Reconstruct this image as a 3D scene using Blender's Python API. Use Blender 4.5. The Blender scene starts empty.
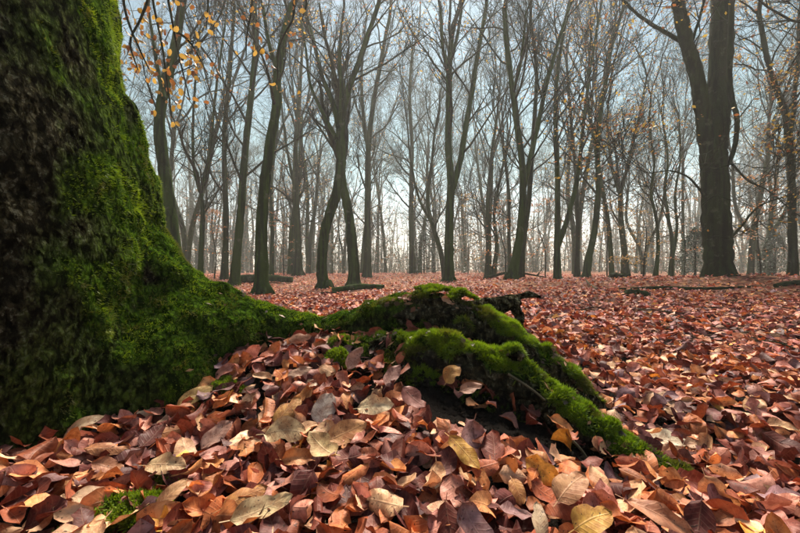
import bpy, math, random
import numpy as np
from mathutils import Vector, Matrix

R = math.radians
rng = np.random.default_rng(7)
random.seed(7)
sc = bpy.context.scene
COL = sc.collection

# ------------------------------------------------------------------ camera, sky, sun, exposure
CAM_Z, PITCH, FPX = 0.50, R(0.4), 355.6
cd = bpy.data.cameras.new('camera'); cam = bpy.data.objects.new('camera', cd); COL.objects.link(cam)
cam.location = (0, 0, CAM_Z); cam.rotation_euler = (R(90) + PITCH, 0, 0)
cd.lens = 16.0; cd.sensor_width = 36.0; cd.clip_start = 0.02; cd.clip_end = 1500
sc.camera = cam
SUN_AZ, SUN_EL = 7.0, 50.0
w = bpy.data.worlds.new('World'); sc.world = w; w.use_nodes = True
nt = w.node_tree; nt.nodes.clear()
sky = nt.nodes.new('ShaderNodeTexSky'); sky.sky_type = 'NISHITA'; sky.sun_disc = False
sky.sun_elevation = R(SUN_EL); sky.sun_rotation = R(SUN_AZ)
sky.air_density = 0.8; sky.dust_density = 0.2; sky.ozone_density = 1.0
bg = nt.nodes.new('ShaderNodeBackground'); bg.inputs['Strength'].default_value = 0.050
wo = nt.nodes.new('ShaderNodeOutputWorld')
tint = nt.nodes.new('ShaderNodeMix'); tint.data_type = 'RGBA'; tint.blend_type = 'MULTIPLY'; tint.inputs[0].default_value = 1.0
tcw = nt.nodes.new('ShaderNodeTexCoord'); sxw = nt.nodes.new('ShaderNodeSeparateXYZ'); rpw = nt.nodes.new('ShaderNodeValToRGB')   # pale misty horizon, teal above
nt.links.new(tcw.outputs['Generated'], sxw.inputs[0]); nt.links.new(sxw.outputs['Z'], rpw.inputs[0])
for e_, (p_, c_) in zip([rpw.color_ramp.elements[0], rpw.color_ramp.elements[1], rpw.color_ramp.elements.new(.5)], ((.03, (1.08, .92, .80)), (.62, (.24, .64, .42)), (.28, (.50, .84, .62)))):
    e_.position = p_; e_.color = (*c_, 1)
nt.links.new(rpw.outputs[0], tint.inputs[7])
nt.links.new(sky.outputs[0], tint.inputs[6]); nt.links.new(tint.outputs[2], bg.inputs[0]); nt.links.new(bg.outputs[0], wo.inputs[0])
ld = bpy.data.lights.new('sun', 'SUN'); sun = bpy.data.objects.new('sun', ld); COL.objects.link(sun)
ld.energy = 5.0; ld.angle = R(24); ld.color = (1.0, 0.89, 0.75)
S = Vector((math.sin(R(SUN_AZ)) * math.cos(R(SUN_EL)), math.cos(R(SUN_AZ)) * math.cos(R(SUN_EL)), math.sin(R(SUN_EL))))
sun.rotation_euler = (-S).to_track_quat('-Z', 'Y').to_euler(); sun.location = S * 60
sc.view_settings.view_transform = 'Standard'; sc.view_settings.look = 'None'
sc.view_settings.exposure = 1.7; sc.view_settings.gamma = 1.0
sc.cycles.use_denoising = True
sc.cycles.max_bounces = 6; sc.cycles.diffuse_bounces = 3; sc.cycles.glossy_bounces = 2
sc.cycles.transmission_bounces = 3; sc.cycles.volume_bounces = 1

# ------------------------------------------------------------------ helpers
def P(u, v, d):
    """photo pixel (800x533) and distance ahead in metres -> point in the place"""
    x = (u - 400) / FPX; z = -(v - 266.5) / FPX
    y2 = math.cos(PITCH) - z * math.sin(PITCH); z2 = math.sin(PITCH) + z * math.cos(PITCH)
    return np.array([x * d, d * y2, CAM_Z + d * z2])

def hash3(i, j, k, s=0):
    n = (i * 374761393 + j * 668265263 + k * 2147483647 + s * 144665) & 0xffffffff
    n = ((n ^ (n >> 13)) * 1274126177) & 0xffffffff
    n = ((n ^ (n >> 16)) * 2246822519) & 0xffffffff
    return ((n ^ (n >> 15)) & 0xffffff) / float(0xffffff)

def vnoise(p, scale=1.0, seed=0):
    q = np.asarray(p, dtype=float) * scale
    i = np.floor(q).astype(np.int64); f = q - i; f = f * f * (3 - 2 * f)
    out = 0
    for a in (0, 1):
        for b in (0, 1):
            for c in (0, 1):
                wgt = (f[:, 0] if a else 1 - f[:, 0]) * (f[:, 1] if b else 1 - f[:, 1]) * (f[:, 2] if c else 1 - f[:, 2])
                out = out + wgt * hash3(i[:, 0] + a, i[:, 1] + b, i[:, 2] + c, seed)
    return out * 2 - 1

def fbm(p, scale, octv=3, seed=0):
    o = 0; a = 1.0
    for k in range(octv):
        o = o + a * vnoise(p, scale * 2 ** k, seed + k); a *= 0.5
    return o

def voro(p, scale, seed=0):
    q = np.asarray(p, dtype=float) * scale
    i = np.floor(q).astype(np.int64)
    f1 = np.full(len(q), 9.0); f2 = np.full(len(q), 9.0)
    for a in (-1, 0, 1):
        for b in (-1, 0, 1):
            for c in (-1, 0, 1):
                I, J, K = i[:, 0] + a, i[:, 1] + b, i[:, 2] + c
                dx = I + hash3(I, J, K, seed + 1) - q[:, 0]
                dy = J + hash3(I, J, K, seed + 2) - q[:, 1]
                dz = K + hash3(I, J, K, seed + 3) - q[:, 2]
                d = np.sqrt(dx * dx + dy * dy + dz * dz)
                m = d < f1
                f2 = np.where(m, f1, np.minimum(f2, d)); f1 = np.where(m, d, f1)
    return f1, f2

def sstep(a, b, x):
    t = np.clip((x - a) / (b - a), 0, 1); return t * t * (3 - 2 * t)

def norm(v):
    v = np.asarray(v, dtype=float)
    return v / (np.linalg.norm(v, axis=-1, keepdims=True) + 1e-12)

def mesh_from(name, V, F, smooth=True):
    """F: array (n,3) or (n,4)"""
    V = np.ascontiguousarray(V, dtype=np.float32); F = np.ascontiguousarray(F, dtype=np.int32)
    m = bpy.data.meshes.new(name); k = F.shape[1]
    m.vertices.add(len(V)); m.vertices.foreach_set('co', V.ravel())
    m.loops.add(F.size); m.loops.foreach_set('vertex_index', F.ravel())
    m.polygons.add(len(F)); m.polygons.foreach_set('loop_start', np.arange(len(F), dtype=np.int32) * k)
    m.polygons.foreach_set('loop_total', np.full(len(F), k, dtype=np.int32))
    if smooth: m.polygons.foreach_set('use_smooth', np.ones(len(F), dtype=bool))
    m.update(calc_edges=True)
    return m

def mobj(name, me, mat, parent=None):
    o = bpy.data.objects.new(name, me); COL.objects.link(o)
    if mat is not None and not me.materials: me.materials.append(mat)
    if parent is not None: o.parent = parent
    return o

def tag(o, label=None, cat=None, group=None, kind=None):
    if label: o['label'] = label
    if cat: o['category'] = cat
    if group: o['group'] = group
    if kind: o['kind'] = kind
    return o

def empty(name, loc):
    o = bpy.data.objects.new(name, None); COL.objects.link(o); o.location = tuple(loc); o.empty_display_size = .2
    return o

def catmull(pts, n):
    pts = np.asarray(pts, dtype=float)
    if len(pts) == 2: return pts[0] + (pts[1] - pts[0]) * np.linspace(0, 1, n)[:, None]
    e = np.vstack([2 * pts[0] - pts[1], pts, 2 * pts[-1] - pts[-2]])
    t = np.linspace(0, len(pts) - 1 - 1e-6, n); i = t.astype(int); f = (t - i)[:, None]
    p0, p1, p2, p3 = e[i], e[i + 1], e[i + 2], e[i + 3]
    return .5 * ((2 * p1) + (-p0 + p2) * f + (2 * p0 - 5 * p1 + 4 * p2 - p3) * f ** 2 + (-p0 + 3 * p1 - 3 * p2 + p3) * f ** 3)

class Tubes:
    def __init__(s): s.V = []; s.F = []; s.n = 0
    def add(s, pts, rad, k, lump=0.0, seed=0):
        pts = np.asarray(pts, dtype=float); rad = np.asarray(rad, dtype=float); n = len(pts)
        t = np.empty_like(pts); t[1:-1] = pts[2:] - pts[:-2]; t[0] = pts[1] - pts[0]; t[-1] = pts[-1] - pts[-2]
        t = norm(t)
        ref = np.array([1., 0, 0]) if abs(t[:, 0]).mean() < .7 else np.array([0, 1., 0])
        a = norm(np.cross(t, ref)); b = np.cross(t, a)
        th = np.arange(k) * 2 * math.pi / k
        rr = rad[:, None] * np.ones(k)
        V = pts[:, None, :] + rr[..., None] * (a[:, None, :] * np.cos(th)[None, :, None] + b[:, None, :] * np.sin(th)[None, :, None])
        V = V.reshape(-1, 3)
        if lump:
            c = np.repeat(pts, k, axis=0)
            q = fbm(V + seed, 2.2 / max(.05, rad.max()) * .35, 3, seed)
            V = c + (V - c) * (1 + lump * q[:, None])
        i = np.arange(n - 1)[:, None] * k; j = np.arange(k)[None, :]; j2 = (j + 1) % k
        F = np.stack([i + j, i + j2, i + k + j2, i + k + j], -1).reshape(-1, 4)
        s.V.append(V); s.F.append(F + s.n); s.n += len(V)
    def mesh(s, name): return mesh_from(name, np.vstack(s.V), np.vstack(s.F))

# ------------------------------------------------------------------ materials
def mat(name):
    m = bpy.data.materials.new(name); m.use_nodes = True
    n = m.node_tree; n.nodes.clear()
    return m, n, n.nodes.new('ShaderNodeOutputMaterial')
def nd(n, t, **kw):
    o = n.nodes.new(t)
    for k, v in kw.items():
        if k.startswith('i_'): o.inputs[k[2:].replace('_', ' ')].default_value = v
        else: setattr(o, k, v)
    return o
def ramp(n, fac, stops):
    r = nd(n, 'ShaderNodeValToRGB'); e = r.color_ramp.elements
    while len(e) < len(stops): e.new(.5)
    for q, (p, c) in zip(e, stops): q.position = p; q.color = (*c, 1) if len(c) == 3 else c
    n.links.new(fac, r.inputs[0]); return r
def mix(n, f, a, b, mode='MIX'):
    m = nd(n, 'ShaderNodeMix', data_type='RGBA', blend_type=mode)
    for s, v in ((m.inputs[0], f), (m.inputs[6], a), (m.inputs[7], b)):
        if hasattr(v, 'is_output') or isinstance(v, bpy.types.NodeSocket): n.links.new(v, s)
        elif isinstance(v, (int, float)): s.default_value = v
        else: s.default_value = (*v, 1)
    return m.outputs[2]
def math_n(n, op, a, b=None, c=None):
    m = nd(n, 'ShaderNodeMath', operation=op)
    for i, v in enumerate((a, b, c)):
        if v is None: continue
        if isinstance(v, (int, float)): m.inputs[i].default_value = v
        else: n.links.new(v, m.inputs[i])
    return m.outputs[0]
def noise(n, scale, detail=4, rough=.6, coord=None, dist=0):
    o = nd(n, 'ShaderNodeTexNoise'); o.inputs['Scale'].default_value = scale
    o.inputs['Detail'].default_value = detail; o.inputs['Roughness'].default_value = rough; o.inputs['Distortion'].default_value = dist
    if coord is not None: n.links.new(coord, o.inputs['Vector'])
    return o.outputs[0]

def leaf_material(name, src):
    """src: 'obj' = Object Info colour, 'attr' = colour attribute 'tint'"""
    m, n, out = mat(name)
    if src == 'obj': c = nd(n, 'ShaderNodeObjectInfo').outputs['Color']
    else: c = nd(n, 'ShaderNodeAttribute', attribute_name='tint').outputs['Color']
    uv = nd(n, 'ShaderNodeUVMap'); sp = nd(n, 'ShaderNodeSeparateXYZ'); n.links.new(uv.outputs[0], sp.inputs[0])
    s_, t_ = sp.outputs[0], math_n(n, 'ABSOLUTE', sp.outputs[1])      # s 0..1 along, t -1..1 across
    geo = nd(n, 'ShaderNodeNewGeometry').outputs['Position']
    ph = math_n(n, 'MULTIPLY_ADD', s_, 50.0, math_n(n, 'MULTIPLY', t_, -9.0))
    vein = math_n(n, 'POWER', math_n(n, 'ABSOLUTE', math_n(n, 'COSINE', math_n(n, 'MULTIPLY', ph, .5))), 14.0)
    mid = math_n(n, 'SUBTRACT', 1.0, math_n(n, 'SMOOTH_MIN', 1.0, math_n(n, 'MULTIPLY', t_, 12.0), .1))
    veins = math_n(n, 'MAXIMUM', math_n(n, 'MULTIPLY', vein, .40), mid)
    blot = noise(n, 55, 4, .65, geo); blot2 = noise(n, 190, 3, .6, geo)
    dark = mix(n, 1.0, c, (.55, .42, .38), 'MULTIPLY')
    col = mix(n, ramp(n, blot, [(.40, (0, 0, 0)), (.60, (.95,) * 3)]).outputs[0], c, dark)
    light = mix(n, .35, c, (.75, .55, .36))
    col = mix(n, math_n(n, 'MULTIPLY', veins, .30), col, light)
    spot = ramp(n, blot2, [(.62, (0, 0, 0)), (.68, (.85,) * 3)]).outputs[0]
    col = mix(n, spot, col, (.03, .015, .01))
    edge = ramp(n, t_, [(.75, (0, 0, 0)), (1.0, (.5,) * 3)]).outputs[0]
    col = mix(n, edge, col, dark)
    bs = nd(n, 'ShaderNodeBsdfPrincipled'); n.links.new(col, bs.inputs['Base Color'])
    n.links.new(ramp(n, blot, [(.3, (.46,) * 3), (.7, (.72,) * 3)]).outputs[0], bs.inputs['Roughness'])
    bs.inputs['Specular IOR Level'].default_value = .28
    bp = nd(n, 'ShaderNodeBump'); bp.inputs['Strength'].default_value = .4; bp.inputs['Distance'].default_value = .0012
    n.links.new(math_n(n, 'ADD', veins, math_n(n, 'MULTIPLY', blot2, .5)), bp.inputs['Height'])
    n.links.new(bp.outputs[0], bs.inputs['Normal'])
    tr = nd(n, 'ShaderNodeBsdfTranslucent'); n.links.new(mix(n, 1.0, col, (1.0, .62, .4), 'MULTIPLY'), tr.inputs[0])
    ms = nd(n, 'ShaderNodeMixShader'); ms.inputs[0].default_value = .16
    n.links.new(bs.outputs[0], ms.inputs[1]); n.links.new(tr.outputs[0], ms.inputs[2]); n.links.new(ms.outputs[0], out.inputs[0])
    return m

def simple_leaf_material(name, src='attr', trans=.3, rough=.5):
    m, n, out = mat(name)
    if src == 'attr': c = nd(n, 'ShaderNodeAttribute', attribute_name='tint').outputs['Color']
    else: c = nd(n, 'ShaderNodeObjectInfo').outputs['Color']
    bs = nd(n, 'ShaderNodeBsdfPrincipled'); n.links.new(c, bs.inputs['Base Color']); bs.inputs['Roughness'].default_value = rough
    tr = nd(n, 'ShaderNodeBsdfTranslucent'); n.links.new(c, tr.inputs[0])
    ms = nd(n, 'ShaderNodeMixShader'); ms.inputs[0].default_value = trans
    n.links.new(bs.outputs[0], ms.inputs[1]); n.links.new(tr.outputs[0], ms.inputs[2]); n.links.new(ms.outputs[0], out.inputs[0])
    return m

def bark_material(name, base, green, amount, scale=1.0, bump=.01):
    m, n, out = mat(name)
    co = nd(n, 'ShaderNodeTexCoord').outputs['Object']
    mp = nd(n, 'ShaderNodeMapping'); mp.inputs['Scale'].default_value = (1, 1, .45); n.links.new(co, mp.inputs[0])
    a = noise(n, 14 * scale, 6, .65, mp.outputs[0]); b = noise(n, 1.6 * scale, 4, .6, co)
    c = mix(n, a, tuple(x * .5 for x in base), tuple(x * 1.45 for x in base))
    g = mix(n, a, tuple(x * .55 for x in green), tuple(x * 1.4 for x in green))
    f = ramp(n, b, [(.5 - amount * .45, (0, 0, 0)), (.78 - amount * .3, (1, 1, 1))]).outputs[0]
    col = mix(n, f, c, g)
    ms_ = nd(n, 'ShaderNodeMapping'); ms_.inputs['Scale'].default_value = (1, 1, .07); n.links.new(co, ms_.inputs[0])
    st = noise(n, 9 * scale, 4, .6, ms_.outputs[0]); li = noise(n, 4.5 * scale, 6, .7, co)
    col = mix(n, ramp(n, st, [(.40, (.75,) * 3), (.55, (0, 0, 0))]).outputs[0], col, tuple(x * .35 for x in base))
    col = mix(n, ramp(n, li, [(.58, (0, 0, 0)), (.66, (.55,) * 3)]).outputs[0], col, tuple(.03 + x * 2.2 for x in base))
    bs = nd(n, 'ShaderNodeBsdfPrincipled'); n.links.new(col, bs.inputs['Base Color']); bs.inputs['Roughness'].default_value = .85
    bs.inputs['Specular IOR Level'].default_value = .03
    bp = nd(n, 'ShaderNodeBump'); bp.inputs['Strength'].default_value = .9; bp.inputs['Distance'].default_value = bump * 2
    n.links.new(a, bp.inputs['Height']); n.links.new(bp.outputs[0], bs.inputs['Normal'])
    n.links.new(bs.outputs[0], out.inputs[0]); return m

def old_bark_material(name, tone=1.0):
    """close-up bark: small scaly flecks; where the 'moss' attribute is high a green mat lies on it"""
    m, n, out = mat(name)
    co = nd(n, 'ShaderNodeTexCoord').outputs['Object']
    mp = nd(n, 'ShaderNodeMapping'); mp.inputs['Scale'].default_value = (1, 1, .6); n.links.new(co, mp.inputs[0])
    fl = noise(n, 62, 6, .66, mp.outputs[0], .35); a = noise(n, 120, 5, .7, co); b = noise(n, 4, 5, .65, co); b2 = noise(n, 17, 4, .6, mp.outputs[0], .6)
    wp = nd(n, 'ShaderNodeVectorMath', operation='MULTIPLY_ADD'); wz = nd(n, 'ShaderNodeTexNoise'); wz.inputs['Scale'].default_value = 45; wz.inputs['Detail'].default_value = 3
    n.links.new(mp.outputs[0], wz.inputs['Vector']); n.links.new(wz.outputs['Color'], wp.inputs[0]); wp.inputs[1].default_value = (.022, .022, .022); n.links.new(mp.outputs[0], wp.inputs[2])
    vo = nd(n, 'ShaderNodeTexVoronoi', feature='DISTANCE_TO_EDGE'); vo.inputs['Scale'].default_value = 78; n.links.new(wp.outputs[0], vo.inputs['Vector'])
    plate = ramp(n, vo.outputs['Distance'], [(0.0, (0, 0, 0)), (.28, (1, 1, 1))]).outputs[0]
    fleck = math_n(n, 'MULTIPLY', ramp(n, fl, [(.43, (0, 0, 0)), (.55, (1, 1, 1))]).outputs[0], math_n(n, 'MULTIPLY_ADD', plate, .75, .25))
    k = lambda c: tuple(x * tone for x in c)
    base = mix(n, b, k((.016, .014, .009)), k((.044, .033, .016)))
    base = mix(n, math_n(n, 'MULTIPLY', b2, .5), base, k((.026, .030, .017)))
    base = mix(n, fleck, mix(n, 1.0, base, (.05, .05, .05), 'MULTIPLY'), base)
    lich = ramp(n, math_n(n, 'MULTIPLY', fl, a), [(.30, (0, 0, 0)), (.36, (1, 1, 1))]).outputs[0]
    base = mix(n, math_n(n, 'MULTIPLY', lich, .7), base, k((.085, .085, .060)))
    ma = nd(n, 'ShaderNodeAttribute', attribute_name='moss').outputs['Fac']
    green = mix(n, fleck, (.006, .014, .002), mix(n, a, (.025, .060, .005), (.085, .155, .012)))
    mk = ramp(n, math_n(n, 'ADD', ma, math_n(n, 'MULTIPLY', math_n(n, 'SUBTRACT', fl, .5), .9)), [(.22, (0, 0, 0)), (.75, (1, 1, 1))]).outputs[0]
    col = mix(n, mk, base, green)
    bs = nd(n, 'ShaderNodeBsdfPrincipled'); n.links.new(col, bs.inputs['Base Color'])
    bs.inputs['Roughness'].default_value = .8; bs.inputs['Specular IOR Level'].default_value = .0
    h = math_n(n, 'ADD', math_n(n, 'MULTIPLY', fleck, .6), math_n(n, 'MULTIPLY', a, .7))
    bp = nd(n, 'ShaderNodeBump'); bp.inputs['Strength'].default_value = 1.0; bp.inputs['Distance'].default_value = .005
    n.links.new(h, bp.inputs['Height']); n.links.new(bp.outputs[0], bs.inputs['Normal'])
    n.links.new(bs.outputs[0], out.inputs[0]); return m

def moss_material():
    m, n, out = mat('moss_fronds')
    c = nd(n, 'ShaderNodeAttribute', attribute_name='tint').outputs['Color']
    bs = nd(n, 'ShaderNodeBsdfPrincipled'); n.links.new(c, bs.inputs['Base Color']); bs.inputs['Roughness'].default_value = .6
    bs.inputs['Specular IOR Level'].default_value = .3
    tr = nd(n, 'ShaderNodeBsdfTranslucent'); n.links.new(mix(n, 1.0, c, (1.0, 1.0, .35), 'MULTIPLY'), tr.inputs[0])
    ms = nd(n, 'ShaderNodeMixShader'); ms.inputs[0].default_value = .4
    n.links.new(bs.outputs[0], ms.inputs[1]); n.links.new(tr.outputs[0], ms.inputs[2]); n.links.new(ms.outputs[0], out.inputs[0])
    return m

def ground_material():
    m, n, out = mat('forest_floor')
    co = nd(n, 'ShaderNodeNewGeometry').outputs['Position']
    vo = nd(n, 'ShaderNodeTexVoronoi'); vo.inputs['Scale'].default_value = 14; n.links.new(co, vo.inputs['Vector'])
    cs = nd(n, 'ShaderNodeSeparateColor'); n.links.new(vo.outputs['Color'], cs.inputs[0])
    lf = ramp(n, cs.outputs[0], [(0, (.05, .017, .013)), (.35, (.17, .06, .035)), (.7, (.30, .13, .07)), (1, (.42, .24, .13))]).outputs[0]
    soil = mix(n, noise(n, 60, 6, .7, co), (.003, .002, .0015), (.014, .010, .007))
    dist = nd(n, 'ShaderNodeVectorMath', operation='LENGTH'); n.links.new(co, dist.inputs[0])
    f = ramp(n, math_n(n, 'MULTIPLY', dist.outputs['Value'], .1), [(.25, (0, 0, 0)), (.6, (1, 1, 1))]).outputs[0]
    col = mix(n, f, soil, lf)
    bs = nd(n, 'ShaderNodeBsdfPrincipled'); n.links.new(col, bs.inputs['Base Color']); bs.inputs['Roughness'].default_value = .9; bs.inputs['Specular IOR Level'].default_value = .08
    bp = nd(n, 'ShaderNodeBump'); bp.inputs['Strength'].default_value = 1; bp.inputs['Distance'].default_value = .012
    n.links.new(math_n(n, 'ADD', noise(n, 90, 5, .7, co), math_n(n, 'MULTIPLY', vo.outputs['Distance'], f)), bp.inputs['Height'])
    n.links.new(bp.outputs[0], bs.inputs['Normal']); n.links.new(bs.outputs[0], out.inputs[0]); return m

M_leaf_obj = leaf_material('fallen_leaf_single', 'obj')
M_leaf = leaf_material('fallen_leaf_litter', 'attr')
M_fol = simple_leaf_material('autumn_foliage', 'attr', .45)
M_gold = simple_leaf_material('golden_twig_leaf', 'obj', .5, .4)
M_ever = simple_leaf_material('evergreen_foliage', 'attr', .15)
M_bark = [bark_material('beech_bark_green', (.027, .031, .014), (.036, .066, .010), 1.0),
          bark_material('beech_bark_grey', (.044, .046, .028), (.038, .058, .015), .7),
          bark_material('beech_bark_dark', (.024, .023, .011), (.024, .036, .009), .6)]
M_twig = bark_material('twig_bark', (.034, .034, .021), (.034, .040, .016), .3, 2.0, .002)
M_old = old_bark_material('old_beech_bark', 1.5); M_root = old_bark_material('root_bark', 2.4)
M_dead = bark_material('weathered_dead_wood', (.16, .125, .085), (.07, .075, .045), .3, 4.0, .004)
M_moss = moss_material()
M_ground = ground_material()

# ------------------------------------------------------------------ terrain
CTRL = [  # near mound, from the photograph: pixel u, v and distance
 (-60,533,.52),(0,533,.52),(100,533,.53),(200,533,.54),(400,533,.53),(600,533,.55),(800,533,.58),(900,533,.6),
 (-40,452,.62),(0,448,.66),(60,432,.78),(120,404,.92),(200,366,1.05),(250,343,1.16),(0,492,.59),(60,485,.65),(130,470,.71),(200,420,.88),(295,341,1.22),(330,340,1.2),
 (200,450,.78),(300,450,.75),(300,395,.93),(350,375,.99),(355,350,1.12),(400,450,.72),(400,400,.90),(400,340,1.10),
 (470,430,.78),(470,480,.64),(560,455,.75),(600,490,.66),(650,500,.66),(700,495,.71),(760,470,.80),(800,460,.83),
 (620,470,.80),(560,430,.90),(500,400,.98),(480,370,1.06),
 (620,420,1.07),(560,380,1.20),(520,350,1.27),(460,315,1.34),(400,318,1.36),(340,336,1.42),(300,340,1.48),
 (700,420,1.02),(780,400,1.12),(650,385,1.35),(740,370,1.5),(600,360,1.6),(560,338,1.9),(680,345,2.0),(790,350,1.9),
 (600,322,2.7),(700,320,2.8),(790,318,2.8),(520,312,2.9),(440,310,2.9),(360,315,2.7),(300,320,2.5),(200,330,2.2),(100,340,2.0),(0,360,1.7),
 (560,300,4.3),(700,296,4.6),(790,294,4.6),(450,297,4.6),(370,300,4.4),(280,305,4.3),(150,312,3.8),(0,320,3.4),
 (262,296,7.0),(170,292,7.5),(325,289,9.0),(354,288,9.0),(449,282,10.0),(512,281,9.0),(560,280,11.0),(718,276,7.0),(790,276,9.0),(640,279,8.0),(50,298,7),
 (300,282,16),(420,279,16),(600,277,16),(760,275,16),(120,284,16),(0,284,16)]
CP = np.array([P(*c) for c in CTRL])
CP = np.vstack([CP, [(-1.5, 0, .12), (-.6, -.1, .10), (0, 0, .09), (.6, -.1, .07), (1.5, 0, .05), (0, -2, .05), (-3, -2, .05), (3, -2, .05), (0, -5, .05), (-6, -4, .05), (6, -4, .05),
                 (-2.2, .6, .22), (-1.5, 1.5, .2), (-1, 1.6, .2), (-3, 1.2, .1), (-5, 4, .05), (6, 3, .15), (3, 1, .06), (8, 8, .3), (-9, 9, 0)]])
def _tps(r): return np.where(r > 1e-9, r * r * np.log(r + 1e-12), 0)
_xy = CP[:, :2]; _n = len(CP)
_K = _tps(np.linalg.norm(_xy[:, None] - _xy[None], axis=-1)) + np.eye(_n) * .0008
_A = np.zeros((_n + 3, _n + 3)); _A[:_n, :_n] = _K; _A[:_n, _n] = 1; _A[:_n, _n + 1:] = _xy; _A[_n:, :_n] = _A[:_n, _n:].T
_W = np.linalg.solve(_A, np.concatenate([CP[:, 2], np.zeros(3)]))
def terrain(x, y, detail=True):
    x = np.atleast_1d(np.asarray(x, float)); y = np.atleast_1d(np.asarray(y, float))
    out = np.empty_like(x)
    for s in range(0, len(x), 40000):
        q = np.stack([x[s:s + 40000], y[s:s + 40000]], 1)
        r = np.sqrt(((q[:, None] - _xy[None]) ** 2).sum(-1))
        out[s:s + 40000] = _tps(r) @ _W[:_n] + _W[_n] + q @ _W[_n + 1:]
    rad = np.hypot(x, y)
    far = .14 + .12 * vnoise(np.stack([x, y, 0 * x], 1), .06, 3)
    k = sstep(9, 17, rad); out = np.clip(out, -.5, .9) * (1 - k) + far * k
    if detail:
        p = np.stack([x, y, 0 * x], 1)
        out += sstep(.8, 2.5, rad) * .040 * fbm(p, 1.1, 2, 11)
    return out
def tnormal(x, y, e=.03):
    z = terrain(x, y); zx = (terrain(x + e, y) - z) / e; zy = (terrain(x, y + e) - z) / e
    return z, norm(np.stack([-zx, -zy, np.ones_like(zx)], 1))

def build_ground():
    na, nr = 320, 210
    rad = np.concatenate([[0], np.geomspace(.12, 320, nr - 1)]); th = np.linspace(0, 2 * math.pi, na, endpoint=False)
    x = (rad[:, None] * np.sin(th)).ravel(); y = (rad[:, None] * np.cos(th)).ravel()
    z = terrain(x, y); p = np.stack([x, y, 0 * x], 1)
    z += sstep(6, 2, np.hypot(x, y)) * (.006 * fbm(p, 16, 3, 5))
    i = np.arange(nr - 1)[:, None] * na; j = np.arange(na)[None]; j2 = (j + 1) % na
    F = np.stack([i + j, i + na + j, i + na + j2, i + j2], -1).reshape(-1, 4)
    V = np.stack([x, y, z], 1)
    # normals up: check winding
    a, b, c = V[F[5000]][:3]
    if np.cross(b - a, c - a)[2] < 0: F = F[:, ::-1]
    me = mesh_from('ground', V, F)
    return tag(mobj('ground', me, M_ground), 'leaf-strewn woodland floor rising to a low mound round the old beech', None, None, 'structure')
ground = build_ground()

# ------------------------------------------------------------------ the big mossy beech with its roots
def closed_tube(pts, rad, k=20):
    t = Tubes(); n = 40
    pts = catmull(pts, n); rad = np.interp(np.linspace(0, 1, n), np.linspace(0, 1, len(rad)), rad)
    d0 = norm(pts[0] - pts[1]); d1 = norm(pts[-1] - pts[-2])
    pts = np.vstack([pts[0] + d0 * rad[0] * .6, pts[0] + d0 * rad[0] * .35, pts, pts[-1] + d1 * rad[-1] * .35, pts[-1] + d1 * rad[-1] * .6])
    rad = np.concatenate([[rad[0] * .05, rad[0] * .75], rad, [rad[-1] * .75, rad[-1] * .05]])
    t.add(pts, rad, k)
    V, F = t.V[0], t.F[0]; m = len(V)
    a = F[:0]
    r0 = np.arange(k); r1 = m - k + np.arange(k)
    V = np.vstack([V, pts[0], pts[-1]])
    c0 = np.stack([np.roll(r0, -1), r0, np.full(k, m), np.full(k, m)], -1); c1 = np.stack([r1, np.roll(r1, -1), np.full(k, m + 1), np.full(k, m + 1)], -1)
    return V, F, np.vstack([c0, c1])[:, :3]

def remeshed(name, tubes, voxel, smooth_it=6):
    import bmesh
    bm = bmesh.new()
    for V, F, T in tubes:
        vs = [bm.verts.new(v) for v in V]
        for f in F: bm.faces.new([vs[i] for i in f])
        for f in T: bm.faces.new([vs[i] for i in f])
    bmesh.ops.recalc_face_normals(bm, faces=bm.faces)
    me = bpy.data.meshes.new(name + '_raw'); bm.to_mesh(me); bm.free()
    o = bpy.data.objects.new(name + '_raw', me); COL.objects.link(o)
    r = o.modifiers.new('r', 'REMESH'); r.mode = 'VOXEL'; r.voxel_size = voxel
    s = o.modifiers.new('s', 'SMOOTH'); s.factor = .5; s.iterations = smooth_it
    dg = bpy.context.evaluated_depsgraph_get(); dg.update()
    out = bpy.data.meshes.new_from_object(o.evaluated_get(dg))
    bpy.data.objects.remove(o); bpy.data.meshes.remove(me)
    out.name = name
    return out
def get_co(me):
    a = np.empty(len(me.vertices) * 3, np.float32); me.vertices.foreach_get('co', a); return a.reshape(-1, 3).astype(float)
def get_no(me):
    a = np.empty(len(me.vertices) * 3, np.float32); me.vertices.foreach_get('normal', a); return a.reshape(-1, 3).astype(float)
def set_co(me, V):
    me.vertices.foreach_set('co', V.astype(np.float32).ravel()); me.update()
def set_attr(me, name, val):
    a = me.attributes.new(name, 'FLOAT', 'POINT'); a.data.foreach_set('value', val.astype(np.float32))
def set_col(me, c):
    a = me.attributes.new('tint', 'FLOAT_COLOR', 'POINT')
    c4 = np.ones((len(c), 4), np.float32); c4[:, :3] = c; a.data.foreach_set('color', c4.ravel())

TC = np.array([-1.26, .82, 0.])          # trunk axis
def crest(u, v, d, r): 
    p = P(u, v, d); p[2] -= r; return p

tree = empty('beech_tree', (TC[0], TC[1], .15))
tag(tree, 'huge old beech trunk covered in green moss with a root flaring across the leaves', 'tree')
def to_tree(o):
    o.parent = tree; o.matrix_parent_inverse = Matrix.Translation(-Vector(tree.location)); return o

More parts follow.
